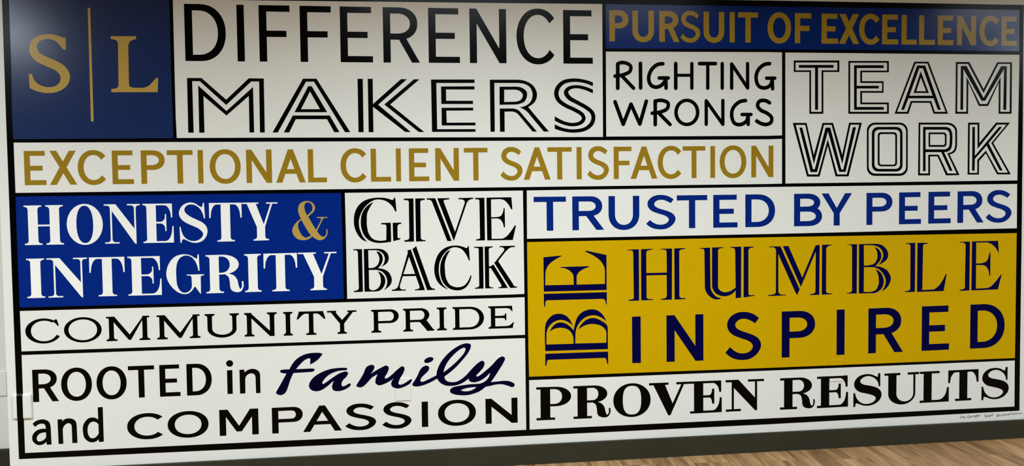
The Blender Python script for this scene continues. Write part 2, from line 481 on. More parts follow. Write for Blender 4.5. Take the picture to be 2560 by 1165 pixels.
        o += [('+', rect(0, H - t, a['ls'] * W, H)), ('+', rect(a['rs'] * W, H - t, W, H))]
        o += stem(a['st0'] * W, a['st1'] * W, sl, sl, 0, 0, 0, H * .2)
        return o
    if ch == 'S': return [('+', curve_poly([(p[0] * W, p[1] * H) + tuple(p[2:]) for p in (S_CLA if kind == 'cla' else S_BOD)]))]
    if ch in 'PRD':
        zb = 0 if ch == 'D' else {'bod': .485, 'cla': .41 if ch == 'P' else .48, 'cop': .40}[kind] * H
        Wb = W if ch in 'PD' else W * {'bod': .886, 'cla': .92, 'cop': .845}[kind]
        th = {'bod': s * .98, 'cla': s * .94, 'cop': s * 1.1}[kind]
        rx = min(Wb * .62, (H - zb) * .8) if kind != 'cop' else (H - zb) * .62
        fx = sl * 1.15
        o = [('+', dee(sl, zb, Wb, H, rx, 2.05)), ('-', dee(sl + s, zb + hl, Wb - th, H - hl, max(2, rx - th * .85), 2.1))]
        o += stem(sl, sl + s, sl, 0 if ch == 'D' else fx, sl, 0)
        if ch == 'D': o += [('+', rect(0, 0, sl + s, t)), ('+', rect(0, H - t, sl + s, H))]
        if ch == 'R':
            if kind == 'cop':
                lw = s * 1.55
                o += [('+', [(W * .55, zb + hl * .5), (W * .55 + lw * .95, zb + hl * .6), (W * .965, t), (W * .965 - lw * 1.05, t), (W * .50, zb + hl * .5)]), ('+', rect(W * .745, 0, W, t))]
            else:
                g = [(1640, 640), (1710, 645), (1850, 700, 1), (1925, 800, 1), (1962, 960, 1), (2000, 1037, 1), (2038, 990, 1), (2040, 845), (2082, 845), (2083, 980, 1), (2020, 1090, 1), (1900, 1112, 1), (1780, 1060, 1), (1745, 980, 1), (1735, 850, 1), (1700, 720, 1), (1635, 676)]
                o.append(('+', curve_poly([((p[0] - 1135) / 948 * W, (1120 - p[1]) / 945 * H) + tuple(p[2:]) for p in g])))
        return o
    if ch == 'U':
        sw = s * .9 if kind == 'cop' else hl * .95
        x0 = sl; x1 = W - sl - sw
        zc = H * (.36 if kind == 'cop' else .33)
        outer = [(x0, H), (x0, zc)] + [((x0 + x1 + sw) / 2 - (x1 + sw - x0) / 2 * math.cos(a), zc - (zc + ov) * math.sin(a)) for a in [math.pi * k / 24 for k in range(25)]] + [(x1 + sw, H)]
        hb = hl * (1.25 if kind == 'cop' else 1.3)
        inner = [(x0 + s, H + 1), (x0 + s, zc)] + [((x0 + s + x1) / 2 - (x1 - x0 - s) / 2 * math.cos(a), zc - (zc + ov - hb) * math.sin(a)) for a in [math.pi * k / 24 for k in range(25)]] + [(x1, H + 1)]
        o = [('+', outer), ('-', inner)]
        o += stem(x0, x0 + s, 0, 0, sl, sl, H * .6) + stem(x1, x1 + sw, 0, 0, sl * (1 if kind == 'cop' else 1.5), sl, H * .6)
        return o
    if ch == 'C':
        cx = W * .535; rz = H / 2 + ov; rx = cx
        o = [('+', disc(cx, H / 2, rx, rz, 64)), ('-', disc(cx + s * .12, H / 2, rx - s * 1.02, rz - hl * .95, 64, 2.05)),
             ('-', [(cx, H / 2), (W * 1.0, H / 2 - rz * .42), (W * 1.0, H * .2), (W * 3, H * .2), (W * 3, H * 1.5), (W * 1.25, H * 1.42)])]
        o += [('+', curve_poly([(W * p[0], H * p[1]) + tuple(p[2:]) for p in ((.79, .96), (.845, .92), (.88, .965), (.935, .965), (.994, .705), (.953, .69), (.915, .765, 1), (.84, .853), (.76, .91))]))]
        return o
    if ch == 'M':
        o = stem(.06 * W, .06 * W + s, sl, sl * 1.2) + stem(.945 * W - s, .945 * W, sl * 1.2, sl)
        o += [('+', rect(0, H - t, .19 * W, H)), ('+', rect(.85 * W, H - t, W, H)),
              ('+', [(.08 * W, H), (.19 * W, H), (.535 * W, .25 * H), (.86 * W, H), (.94 * W, H), (.94 * W, .78 * H), (.935 * W - s, .80 * H), (.565 * W, .03 * H), (.51 * W, .03 * H), (.06 * W + s, .77 * H), (.06 * W, .75 * H)])]
        return o
    if ch == 'V':
        return [('+', [(.075 * W, H), (.335 * W, H), (.525 * W, .345 * H), (.745 * W, H), (.805 * W, H), (.475 * W, -ov), (.425 * W, -ov)]),
                ('+', rect(0, H - t, .434 * W, H)), ('+', rect(.61 * W, H - t, W, H)),
                ('+', curve_poly([(.335 * W, H - t), (.335 * W, H - t - 6), (.345 * W, H - t - 1.5, 1), (.38 * W, H - t)]))]
    raise KeyError(ch)

def interp(poly, x):
    if x <= poly[0][0]: a, b = poly[0], poly[1]
    elif x >= poly[-1][0]: a, b = poly[-2], poly[-1]
    else:
        for a, b in zip(poly, poly[1:]):
            if a[0] <= x <= b[0]: break
    return a[1] + (b[1] - a[1]) * (x - a[0]) / (b[0] - a[0])

def set_letter(font, ch, x0, x1, cap, base, P):
    xm = (x0 + x1) / 2; H = interp(cap, xm) - interp(base, xm); W = x1 - x0
    ops = sans(ch, W, H, P) if font == 'sans' else serif(ch, W, H, P, font)
    out = []
    for s, q in ops:
        r = []
        for a, b in q:
            X = x0 + a; zb = interp(base, X); zc = interp(cap, X)
            r.append((X, zb + b / H * (zc - zb)))
        out.append((s, r))
    return out

# ------------------------------------------------------------------ measured layout of the mural (mm on the wall)
# panels: key, description, field paint, outline
PANELS = [
 ('SL', 'navy blue panel with a gold S, vertical gold line and gold L', 'navy_field',
  [(-1591.1,2294.6),(-884.8,2297.2),(-885.1,1967.1),(-884,1750.1),(-884.1,1647.8),(-1594.9,1646.8),(-1596.4,1751.5),(-1591.7,2009.2)]),
 ('DIFF', 'large white panel reading DIFFERENCE MAKERS in black', 'white_field',
  [(-868.6,2297.1),(-489.1,2297),(737.9,2301.5),(1192.9,2304.2),(1192.1,1643.5),(730.1,1644.4),(-504.8,1648.1),(-868.7,1648.6),(-870.7,1750.1),(-870.1,1967.2)]),
 ('PUR', 'long blue panel reading PURSUIT OF EXCELLENCE in gold', 'blue_satin',
  [(1210.3,2303.9),(2062.4,2304.7),(3470.1,2305.7),(3473,2088.1),(2062.7,2087.5),(1208.7,2084)]),
 ('RIGHT', 'white panel reading RIGHTING WRONGS in rounded black handwriting', 'white_field',
  [(1209.6,2068.8),(2062.7,2072.6),(2138.3,2071.7),(2139.2,1646.7),(2063.3,1645),(1208.6,1645.1)]),
 ('TEAM', 'white panel reading TEAM WORK in black outlined capitals', 'white_field',
  [(2155.7,2071.3),(3473.8,2069),(3471.6,1741.7),(3471.5,1399.6),(2157.9,1398.4)]),
 ('EXC', 'long white panel reading EXCEPTIONAL CLIENT SATISFACTION in gold', 'white_field',
  [(-1593.7,1631.2),(-505.3,1629.1),(729.9,1626.7),(2063.3,1627.1),(2139.3,1629.2),(2139.8,1398.2),(2063.6,1397),(727.1,1397),(-510.9,1398.4),(-1593.5,1399.5)]),
 ('HON', 'blue panel reading HONESTY & INTEGRITY in white serif capitals with a gold ampersand', 'blue_field',
  [(-1593.8,1382.7),(-511.3,1381.8),(-110.4,1379.7),(-107.7,1186.3),(-107.4,864.4),(-523.9,864),(-1594.3,867.4),(-1594.8,1214.8)]),
 ('GIVE', 'small white panel reading GIVE BACK in black inline serif capitals', 'white_field',
  [(-92.3,1380.1),(726.9,1379.8),(781.8,1379.9),(782.5,1169.2),(783.4,863.1),(720.7,862.1),(-91.1,864),(-91.2,1186)]),
 ('TRU', 'white panel reading TRUSTED BY PEERS in blue', 'white_field',
  [(801,1380.2),(2063.6,1381.7),(3470.6,1380.7),(3472.4,1142.1),(2064,1138.5),(799.7,1138.9)]),
 ('GOLD', 'mustard gold panel reading BE HUMBLE INSPIRED in navy', 'gold_field',
  [(799.5,1122.9),(2064,1121.9),(3472.1,1116.6),(3472,486.2),(3471.8,438.2),(2064.9,439.8),(802.3,444.6),(800.2,584)]),
 ('PROV', 'white panel reading PROVEN RESULTS in heavy black slab capitals', 'white_field',
  [(802.1,427.5),(2064.9,425.5),(3471.1,425.1),(3473,172.6),(2065.3,173.4),(802.2,175.7)]),
 ('COM', 'narrow white panel reading COMMUNITY PRIDE in wide black serif capitals', 'white_field',
  [(-1593.8,850.7),(-524.2,848.5),(720.5,846.4),(784.3,847),(784.2,657.3),(718.3,657.1),(-528.8,659.2),(-1593.1,661.2)]),
 ('ROOT', 'white panel reading ROOTED in family and COMPASSION at the lower left', 'white_field',
  [(-1593.3,644.3),(-529.2,643.9),(718.1,641.4),(784.2,640.9),(785.1,175.4),(712.5,176.1),(-540.4,180.7),(-1594,181.7)]),
]
OUTER = [(-1621.1,2321.2),(-862.4,2324.4),(718.4,2330.4),(1869.8,2333.8),(2062.3,2334.1),(3494.9,2332.4),(3494.1,2232.1),(3498.5,1658.4),(3499.4,1401.4),(3501,1078.3),(3501.4,485.1),(3502.6,148.9),(2065.3,142.7),(712.2,145.4),(-541.2,149.8),(-1621.6,154.5),(-1622.1,672.6),(-1622.3,1215.3),(-1622.1,1751.5),(-1620.8,2281.4)]
# lettered words: panel, alphabet, paint, letters, x spans, cap line, base line, pen weights
WORDS = [
 ('DIFF','sans','black','DIFFERENCE',
  [(-819.1,-631.9),(-580.4,-546.8),(-478.5,-334.9),(-287.7,-141.4),(-98.8,55.4),(105.7,281.3),(324.5,476.9),(526,707.1),(758.4,948.1),(993.1,1142.6)],
  [(-815,2275.8),(112.4,2273.2),(994.4,2271.9)],
  [(-818.7,2009.5),(107.6,2007.9),(991.9,2007.9)], {'s': 35.1, 'h': 29.7}),
 ('EXC','sans','gold','EXCEPTIONALCLIENTSATISFACTION',
  [(-1551.3,-1456.5),(-1441.6,-1320.9),(-1316.5,-1192.6),(-1163.6,-1067.7),(-1034,-926.9),(-916.1,-799.1),(-775.7,-751.9),(-722.1,-579.2),(-553.2,-434.5),(-415.3,-276.6),(-264.8,-175.8),(-110.1,13.3),(35,131.5),(156.6,180.4),(219.7,317.8),(348.2,464.3),(489.5,606.6),(669.9,781.2),(786.3,922.7),(907.5,1030.6),(1055.6,1081.2),(1109.9,1221.1),(1246.4,1338.7),(1334,1472.9),(1475.5,1599.1),(1606.5,1726.8),(1753.4,1778.4),(1803.5,1945.7),(1973.1,2092.2)],
  [(-1546.4,1592.4),(-946.4,1591.2),(-224.8,1591.6),(333.3,1592.7),(910.8,1593.3),(1258.9,1594),(2074.2,1594.2)],
  [(-1548.4,1434.4),(-987.1,1434.4),(-397.9,1432.4),(58.5,1432.5),(330.7,1432.1),(808,1433),(1257.8,1431.6),(2074.4,1432.4)], {'s': 25.7, 'h': 22.6}),
 ('PUR','sans','gold_satin','PURSUITOFEXCELLENCE',
  [(1228,1327.2),(1346.9,1459.3),(1486.4,1592.4),(1596.1,1701.2),(1718.6,1828.3),(1857,1884.1),(1901.7,2008.8),(2059.8,2186.8),(2207.5,2296.7),(2353,2443.6),(2448,2561.3),(2559.6,2673.6),(2687.5,2778.7),(2796.7,2882.8),(2895.2,2985.8),(3001.1,3091.1),(3111.1,3220.1),(3239.1,3351.7),(3366.2,3456.2)],
  [(1228.5,2274.7),(1955.1,2272.9),(2355.5,2272.5),(3403.9,2270.5)],
  [(1227.4,2120.1),(1955.2,2120.1),(2356.1,2118.5),(3406.2,2115.9)], {'s': 29.1, 'h': 26.3}),
 ('TRU','sans','blue','TRUSTEDBYPEERS',
  [(835,999.2),(1031.4,1194.5),(1217.8,1377.9),(1413,1568.1),(1575,1736.4),(1768.4,1898.8),(1940.8,2101.9),(2205.7,2359.8),(2357,2525.3),(2607,2752.8),(2790.7,2915.7),(2957.4,3085.9),(3124.5,3276.9),(3288.6,3439.5)],
  [(918.5,1347.3),(1655.7,1344.7),(2260.3,1344.2),(2682.7,1343.6),(3207.9,1345.4)],
  [(916.8,1177.1),(1655.3,1176.5),(2260.9,1175.7),(2684,1175.4),(3210,1177.1)], {'s': 33.4, 'h': 26.0}),
 ('GOLD','sans','navy','INSPIRED',
  [(1336.6,1381.8),(1518,1714.3),(1832.6,2026.4),(2139.8,2323.7),(2444,2488.2),(2622.1,2819),(2926.1,3084),(3206.7,3407.9)],
  [(1357.7,731),(1622.1,732.2),(2141.2,732.6),(2462.4,732.8),(2926.6,735.7),(3204,736.9)],
  [(1356.4,492.7),(1621.4,492),(2152.7,491.1),(2474.9,493.4),(2929,497.5),(3218.7,499.2)], {'s': 42.9, 'h': 34.0}),
 ('ROOT','sans','black','ROOTED',
  [(-1549.6,-1435.5),(-1423.4,-1285.9),(-1265.2,-1129.6),(-1121.8,-1003.2),(-979.4,-885.2),(-855.2,-739.4)],
  [(-1546.5,572.9),(-1063.1,573.2),(-847.2,573.1)],
  [(-1546.4,420.5),(-1067.6,421.1),(-851.3,420.9)], {'s': 26.6, 'h': 19.5}),
 ('ROOT','sans','black','COMPASSION',
  [(-1133.6,-970),(-948.8,-759.8),(-709,-526.2),(-462.3,-315.9),(-315.5,-129.7),(-113.7,37.2),(66.6,210.7),(261.7,292.9),(342.2,531.5),(579.9,741.8)],
  [(-1055.3,342.9),(-705,345),(-442.1,343.9),(-222.8,345),(277.8,341.6),(583.1,341.8),(738.9,341.8)],
  [(-1058.9,221.8),(-708.3,218.6),(-445,217.9),(-225.5,218.3),(275.7,214.9),(581.4,215.7),(737.4,214.3)], {'s': 30.4, 'h': 17.1, 'rs': 32.8}),
 ('HON','bod','white','HONESTY',
  [(-1560.5,-1388.7),(-1373.7,-1213.8),(-1206.6,-1045),(-1033.2,-894.9),(-868.9,-740.1),(-730.5,-580.2),(-577.9,-412.5)],
  [(-1532.4,1340.2),(-1205.5,1340.7),(-651.5,1340),(-418.9,1338.7)],
  [(-1538.7,1156.8),(-1175.5,1155.9),(-968,1155.4),(-656.3,1155.1),(-479.3,1157.1)], {'s': 42.6, 'hl': 7.8, 't': 6.2, 'sl': 17.2, 'br': 10.9}),
 ('HON','bod','white','IN',
  [(-1558.1,-1479),(-1468.9,-1289.4)],
  [(-1523.4,1093.1),(-1204.3,1092.9)],
  [(-1529.7,909.4),(-1201.1,908.6)], {'s': 44.1, 'hl': 7.6, 't': 6.0, 'sl': 17.6, 'br': 10.6}),
 ('HON','bod','white','TE',
  [(-1280.4,-1122.3),(-1108.7,-957)],
  [(-1204.3,1092.9),(-960.7,1092.7)],
  [(-1201.1,908.6),(-966,907.8)], {'s': 43.2, 'hl': 7.7, 't': 6.1, 'sl': 18.0, 'br': 10.8}),
 ('HON','bod','white','RITY',
  [(-752.7,-580.3),(-573.3,-496.2),(-484,-326.2),(-321.5,-138.2)],
  [(-741,1091.9),(-555.6,1092.7),(-405.8,1093.3),(-140.2,1094.6)],
  [(-708.9,909.2),(-522.7,910.3),(-404.4,909.9),(-229.9,910.5)], {'s': 42.6, 'hl': 8.1, 't': 6.4, 'sl': 17.8, 'br': 11.3}),
 ('COM','cop','black','COMMUNITYPRIDE',
  [(-1573.2,-1422.8),(-1402.4,-1234.2),(-1213.1,-1017.8),(-984.6,-787.4),(-764.8,-605.1),(-581.3,-427.8),(-397.6,-354.1),(-335.2,-196.6),(-189.4,-48.1),(22.5,156.9),(177.9,330.8),(344.1,392.1),(421.9,578.5),(600.6,729.5)],
  [(-1506.6,810.3),(-1186.1,811.2),(-968.8,810.7),(-748.5,810.1),(-450.1,809.1),(-270.2,808.2),(66.3,806.2),(370.2,807.9),(639.4,806.3)],
  [(-1510.5,697.1),(-1189.7,695.2),(-972.1,695.2),(-751.5,697.4),(-377.2,693.3),(-272.7,692.9),(44.8,693.4),(368.5,693.9),(638,693.6)], {'s': 21.8, 'hl': 11.4, 't': 8.0, 'sl': 12.3, 'br': 7.6}),
 ('PROV','cla','black','PROVEN',
  [(838.2,1017),(1028.4,1220.3),(1236,1432.3),(1424.4,1662),(1642.2,1812.7),(1833.9,2043.1)],
  [(843.4,389.3),(1042.8,386.8),(1450.8,385.7),(1674.6,385.3),(1847,384.4)],
  [(841.6,220.8),(1041.3,219.1),(1674.2,218.1),(1846.9,218.9)], {'s': 49.8, 'hl': 11.9, 't': 11.9, 'sl': 21.2, 'br': 0.0}),
 ('PROV','cla','black','RESULTS',
  [(2131.3,2322.9),(2335.7,2509.8),(2539.1,2699.2),(2715.2,2913.7),(2917.7,3085.9),(3081.8,3258.5),(3276.2,3437)],
  [(2141.9,382),(2374.7,382.2),(2781.1,383.7),(2941.6,385.4),(3150.1,385.8),(3361,387.2)],
  [(2142.3,216.3),(2375.5,215),(2623.1,216.9),(2966.3,217),(3163.8,218.4),(3363.3,219.6)], {'s': 46.9, 'hl': 12.1, 't': 12.1, 'sl': 21.8, 'br': 0.0}),
]
# hand-drawn letters: panel, paint, part name, label, outline (+ add, - cut, ~ tapered stroke, o round pen; c = on a curve)
TRACED = [
 ('SL','gold_light','letter',None,
  '+ -1350.6,2114.5 -1350.7,2058.1 -1363.8,2058.9 -1376.3,2077.1c -1393.2,2095.3c -1423.4,2106.4c -1458.5,2099.3c -1476.7,2076.3c -1471.1,2048.9c -1443.5,2028.5c -1396.2,2006.8c -1357.6,1980.9c -1337.7,1944.2c -1342.4,1909.6c -1365.3,1879.7c -1401,1862.6c -1440.5,1858.8c -1483.8,1867c -1514.7,1881.6 -1516.8,1944.8 -1503.7,1946.7 -1490.9,1913.8c -1465.5,1893.2c -1430.8,1885.5c -1397.7,1893.4c -1380.3,1916.4c -1380.8,1941.7c -1399.8,1962.3c -1440.7,1982.7c -1483.5,2005.4c -1506.3,2034.9c -1511,2064.6c -1499.9,2096.6c -1470.9,2119.7c -1431.4,2127.9c -1396.6,2125.9c -1370.6,2117c -1359,2112.6'),
 ('SL','gold_light','letter',None,
  '+ -1151.5,2121.9 -1038.8,2123 -1038.3,2110.1 -1048.2,2107.7c -1066.3,2098.2c -1074.6,2077.4 -1076.7,1901.2 -1072.6,1889.6c -1054.9,1883.6 -1014.5,1883.7 -991.9,1891.2c -968.7,1913.1c -954.8,1929.5 -944.8,1929.5 -949,1863.3 -1156.4,1863 -1155.9,1877.8 -1139.8,1879.7c -1127.2,1886.2c -1123.1,1901.1 -1120.2,2086.2 -1124.2,2100c -1137.3,2106.8c -1151.4,2109'),
 ('SL','gold_light','divider_line',None,
  '+ -1249,2250.8 -1237.9,2250.9 -1239.3,1727.6 -1251.3,1727.6'),
 ('DIFF','black','letter',None,
  '+ -814.5,1930 -748.5,1930.3 -638.1,1828.5 -531.3,1929.7 -461.8,1929 -463.3,1672.8 -485.6,1672.8 -484,1914.7 -520.1,1914.6 -638.7,1803.5 -756.7,1915.2 -791.3,1915.1 -791,1673.2 -815.7,1673.3 + -764.5,1895 -638.1,1775.1 -512.9,1888.6 -512.6,1673 -534.4,1673.1 -533.4,1846 -638.6,1753.9 -741.7,1845.8 -741.7,1673 -765.5,1673.1'),
 ('DIFF','black','letter',None,
  '+ -278.8,1928.7 -215.2,1928.9 -60.2,1672.5 -85.5,1672.6 -227.3,1914.6 -265,1914.5 -402.7,1672.5 -427.4,1672.6 + -255.1,1893 -238.6,1893.1 -168.1,1768.9 -322.2,1769.1 - -247.2,1867.8 -201.8,1783.3 -291.4,1783.3 + -330.6,1753.3 -156.1,1753 -111.6,1672.7 -136.4,1672.8 -169.7,1735.3 -316.9,1735.6 -349.3,1672.3 -374.6,1672.4'),
 ('DIFF','black','letter',None,
  '+ -20.8,1929.1 4.5,1929.2 3.4,1672.2 -21,1672.3 + 28,1929.3 51.9,1929.4 51.1,1808.1 187.1,1928 217.1,1928.1 76,1804.7 231.2,1672.2 204.5,1672.3 50.8,1794.6 50.9,1672 27.9,1672.1 + 251.1,1927.7 277.8,1927.8 133.8,1805.7 296.9,1671.9 270.1,1672 105.4,1805.7'),
 ('DIFF','black','letter',None,
  '+ 333.7,1927 547.2,1927.8 547,1910.7 359.3,1910.1 360.2,1685.3 548.8,1685.1 548.6,1671.8 334.5,1672.3 + 382,1893.2 546.7,1894.6 546.5,1878.9 406.3,1878.7 406.4,1823.7 538.3,1823.7 538.1,1808.1 382.2,1808.1 + 382.9,1789.6 538.9,1790 538.7,1776.3 406.2,1775.4 407.3,1716.9 549.2,1717 549.1,1703.2 382.5,1703.3'),
 ('DIFF','black','letter',None,
  '+ 622.9,1927.1 763.4,1927.6 803.4,1920.3c 840.8,1896.8c 858,1857.4c 847.6,1820.4c 813.1,1793.2 851.8,1746.8 916.7,1671.3 890.4,1671.4 826.6,1746.8 801.8,1774.5c 769.4,1791.8 802.1,1800.6c 827.5,1822.8c 835.4,1857.4c 823.2,1889.4c 798.3,1905.5c 763.3,1911.3 645.1,1911 644.5,1671.4 623.1,1671.5 + 670.7,1892.9 753,1893.6 783,1887.8c 805.4,1869.6c 807.6,1847.5c 794.8,1820.4c 767.1,1808c 742,1805.1 669.6,1804.1 - 693.9,1878.3 747.9,1878.4 772.8,1871c 786.6,1852.4c 777.3,1830.2c 752.2,1819.4 693.2,1817.9 + 670.4,1785.9 736.8,1785.9 761.7,1778.5c 781.5,1758.7 856,1671.5 833.4,1671.6 771.4,1746.4 754,1763.7c 731.6,1771.1 694.1,1770.2 693.9,1671.2 670.4,1671.3'),
 ('DIFF','black','letter',None,
  '~ 1163.2,1896.6,16.9 1141.8,1906,17.4 1096.9,1920.8,16.8 1041.9,1926,17.3 992.6,1916,19.3 964.4,1889.7,21.8 955.5,1858.5,22.3 966.4,1827.8,21.3 999.1,1802.1,19.3 1049.8,1778.2,18.9 1085.3,1755.8,19.4 1093.8,1735.8,19.4 1079.9,1716,18.4 1039,1705.6,17.3 993.2,1713.7,17.3 946.7,1735.7,19.3 932.6,1744.6,19.2 ~ 1162.9,1862.8,16.9 1141.5,1870.7,17.4 1096.6,1887.5,16.3 1053.3,1893.9,15.8 1017.6,1884.4,18.3 1004.8,1865,22.4 1020.8,1838.8,21.4 1065.4,1813.5,19.4 1111.1,1788.1,19.4 1138.1,1763.2,20.5 1143,1735.7,20.5 1132.5,1708.3,20.5 1100.1,1683.5,18.4 1041.2,1673.8,16.8 987.8,1680.9,16.8 946.3,1696,20.3 929.7,1704,20.3 - 1142.8,1977 1240.8,1977.5 1239.9,1847.9 1141.8,1847.8 - 882.4,1778.4 946.6,1778.3 945.2,1629.5 880.9,1629.8'),
 ('TEAM','black','letter',None,
  '+ 2201.9,2030.8 2451.6,2032.4 2452,1973.1 2363.9,1972.7 2364.8,1757.3 2288,1757.4 2287.2,1972.4 2202.1,1972 - 2211.8,2020.6 2440.7,2022 2440.9,1981.8 2354,1981.4 2354.9,1767.6 2297.2,1767.7 2296.4,1981.1 2211.9,1980.7 + 2229.8,2008 2419.8,2009 2419.9,1994.6 2334.7,1994.2 2335.6,1778 2319.1,1778 2318.3,1994.1 2229.8,1993.6'),
 ('TEAM','black','letter',None,
  '+ 2501.4,2030.1 2726.8,2031.5 2727.3,1972.8 2577.7,1972.2 2578,1926.1 2698,1926.5 2698.4,1866.2 2578.4,1866 2578.7,1815.7 2728.5,1815.7 2729,1756.7 2502.9,1757.1 - 2511.4,2020.9 2716.8,2022.1 2717.1,1981.6 2567.6,1980.9 2568,1916.7 2689.6,1917.1 2689.9,1875.5 2568.3,1875.3 2568.8,1806.3 2718.5,1806.3 2718.8,1767.2 2512.9,1767.4 + 2533.1,2008.6 2698.4,2009.6 2698.5,1994.5 2548.1,1993.7 2548.7,1902.2 2671.3,1902.5 2671.4,1888.5 2548.8,1888.2 2549.4,1792.3 2700.1,1792.2 2700.2,1777.6 2534.5,1777.8'),
 ('TEAM','black','letter',None,
  '+ 2869.7,2028.8 2950.6,2029.3 3064.7,1756.2 2981.9,1756.3 2960.2,1814.1 2859.3,1814.1 2840,1756.6 2761.1,1756.7 - 2877.1,2019.4 2943.4,2019.8 3050.3,1766.8 2989.2,1766.8 2968.1,1823.6 2851.8,1823.5 2831.5,1767 2775,1767.1 + 2885.7,2009 2932.1,2009.3 3023.3,1777.3 3006.2,1777.3 2981.1,1837.7 2838.2,1837.6 2814.4,1777.5 2798.6,1777.5 - 2898.3,1994.5 2918.7,1994.6 2975.2,1851.4 2843.7,1851.2 + 2906.9,1979.4 2954,1865.5 2867.3,1865.4 - 2907.8,1946.5 2938,1874.9 2882.5,1874.8'),
 ('TEAM','black','letter',None,
  '+ 3106.2,2028.6 3183.1,2029.1 3267.4,1887.1 3343.6,2029 3430.8,2029.5 3432,1755.7 3356.2,1755.8 3355,1921.7 3294.6,1797.2 3241.4,1797.2 3179.3,1921.2 3179.6,1756 3106.6,1756.2 - 3116.6,2018.2 3176.3,2018.5 3267.7,1864.9 3351.3,2019.5 3419.3,2019.9 3420.7,1766.3 3366.5,1766.4 3365,1950.9 3288.7,1807.8 3248.2,1807.8 3168.5,1950.1 3169.7,1766.6 3116.8,1766.7 + 3135.1,2007.8 3167.8,2008 3268,1839.5 3367.1,2008 3400.8,2008.2 3400.7,1777 3383.2,1777 3384.7,1993.3 3276.9,1824.7 3256.6,1824.7 3149.6,1992.1 3150.5,1777.2 3135,1777.2'),
 ('TEAM','black','letter',None,
  '+ 2197.4,1710.8 2272.8,1710.5 2313.4,1545 2360.6,1710.3 2418.5,1710.1 2470.3,1543.8 2507.1,1710.9 2578.3,1710.7 2505.9,1431.4 2433.7,1432.2 2389.8,1591.1 2345.3,1432.1 2276.5,1432.9 - 2213.8,1700.4 2265.7,1700.2 2313.6,1496.8 2368.9,1699.9 2410.3,1699.8 2470.6,1495.4 2515.5,1700.5 2563.9,1700.3 2495.9,1442 2443.1,1442.5 2389.7,1625.8 2337,1443.6 2284.7,1444.2 + 2233.5,1686.4 2249.3,1686.4 2309.3,1470.9 2318.7,1470.8 2377.3,1685.9 2403.2,1685.8 2465.7,1468.3 2476.3,1468.2 2528.3,1687.5 2546.1,1687.4 2489.1,1455.1 2454.1,1455.4 2390,1666.2 2331.4,1455.6 2295.6,1456'),
 ('TEAM','black','letter',None,
  '+ 2838.1,1472.6 2836.6,1461.7 2832.2,1451.6 2825.1,1442.9 2815.7,1436.4 2804.9,1432.3 2793.2,1431 2652.9,1432.5 2641.3,1434 2630.4,1438.3 2621.1,1445.1 2613.9,1453.8 2609.4,1463.9 2607.8,1474.8 2606.4,1669.5 2607.9,1680.3 2612.3,1690.3 2619.3,1698.9 2628.5,1705.5 2639.3,1709.6 2650.9,1711 2790.7,1710.6 2802.4,1709.2 2813.4,1704.9 2822.8,1698.3 2830.1,1689.5 2834.7,1679.4 2836.3,1668.6 - 2828.4,1478.5 2827.2,1469.2 2823.4,1460.6 2817.3,1453.3 2809.4,1447.7 2800.2,1444.2 2790.2,1443.1 2656.2,1444.5 2646.3,1445.8 2637.1,1449.4 2629.1,1455.2 2623,1462.6 2619.2,1471.2 2617.8,1480.4 2616.5,1665.3 2617.8,1674.4 2621.5,1683 2627.5,1690.3 2635.3,1695.9 2644.5,1699.4 2654.3,1700.6 2788,1700.2 2798,1698.9 2807.2,1695.3 2815.2,1689.6 2821.4,1682.2 2825.3,1673.6 2826.7,1664.4 + 2808.5,1486.6 2807.4,1478.1 2804,1470.3 2798.4,1463.6 2791.2,1458.5 2782.8,1455.3 2773.7,1454.3 2670.7,1455.3 2661.7,1456.5 2653.2,1459.9 2646,1465.1 2640.4,1471.9 2636.9,1479.7 2635.7,1488.1 2634.5,1656.3 2635.6,1664.7 2639,1672.5 2644.5,1679.2 2651.6,1684.3 2660,1687.5 2668.9,1688.5 2771.8,1688.2 2780.8,1687 2789.3,1683.8 2796.6,1678.6 2802.2,1671.8 2805.8,1664 2807,1655.6 - 2794.3,1491.4 2793.5,1485.3 2791,1479.6 2787,1474.8 2781.8,1471 2775.7,1468.7 2769.1,1468 2675.6,1468.9 2669.1,1469.8 2663,1472.2 2657.7,1476 2653.7,1480.9 2651.1,1486.6 2650.2,1492.7 2649.1,1651.1 2649.9,1657.1 2652.4,1662.8 2656.3,1667.6 2661.5,1671.3 2667.6,1673.7 2674.1,1674.4 2767.4,1674.1 2774,1673.2 2780.1,1670.9 2785.4,1667.1 2789.5,1662.2 2792,1656.5 2793,1650.4 + 2777.3,1498.4 2776.7,1494 2775,1490 2772.1,1486.6 2768.4,1483.9 2764.1,1482.3 2759.4,1481.7 2686.8,1482.4 2682.1,1483 2677.8,1484.8 2674,1487.5 2671.1,1490.9 2669.3,1495 2668.7,1499.3 2667.6,1644.2 2668.2,1648.5 2669.9,1652.5 2672.8,1656 2676.5,1658.6 2680.8,1660.3 2685.4,1660.8 2757.9,1660.5 2762.6,1659.9 2767,1658.2 2770.7,1655.5 2773.6,1652.1 2775.4,1648 2776.1,1643.7 - 2767.1,1501.1 2766.8,1498.4 2765.7,1495.9 2763.9,1493.7 2761.6,1492.1 2758.9,1491 2755.9,1490.7 2690.1,1491.3 2687.2,1491.7 2684.4,1492.8 2682.1,1494.4 2680.3,1496.6 2679.2,1499.2 2678.8,1501.9 2677.7,1640.5 2678.1,1643.2 2679.2,1645.7 2680.9,1647.8 2683.3,1649.5 2686,1650.5 2688.9,1650.9 2754.6,1650.6 2757.5,1650.2 2760.3,1649.1 2762.6,1647.5 2764.4,1645.3 2765.6,1642.8 2766,1640.1'),
 ('TEAM','black','letter',None,
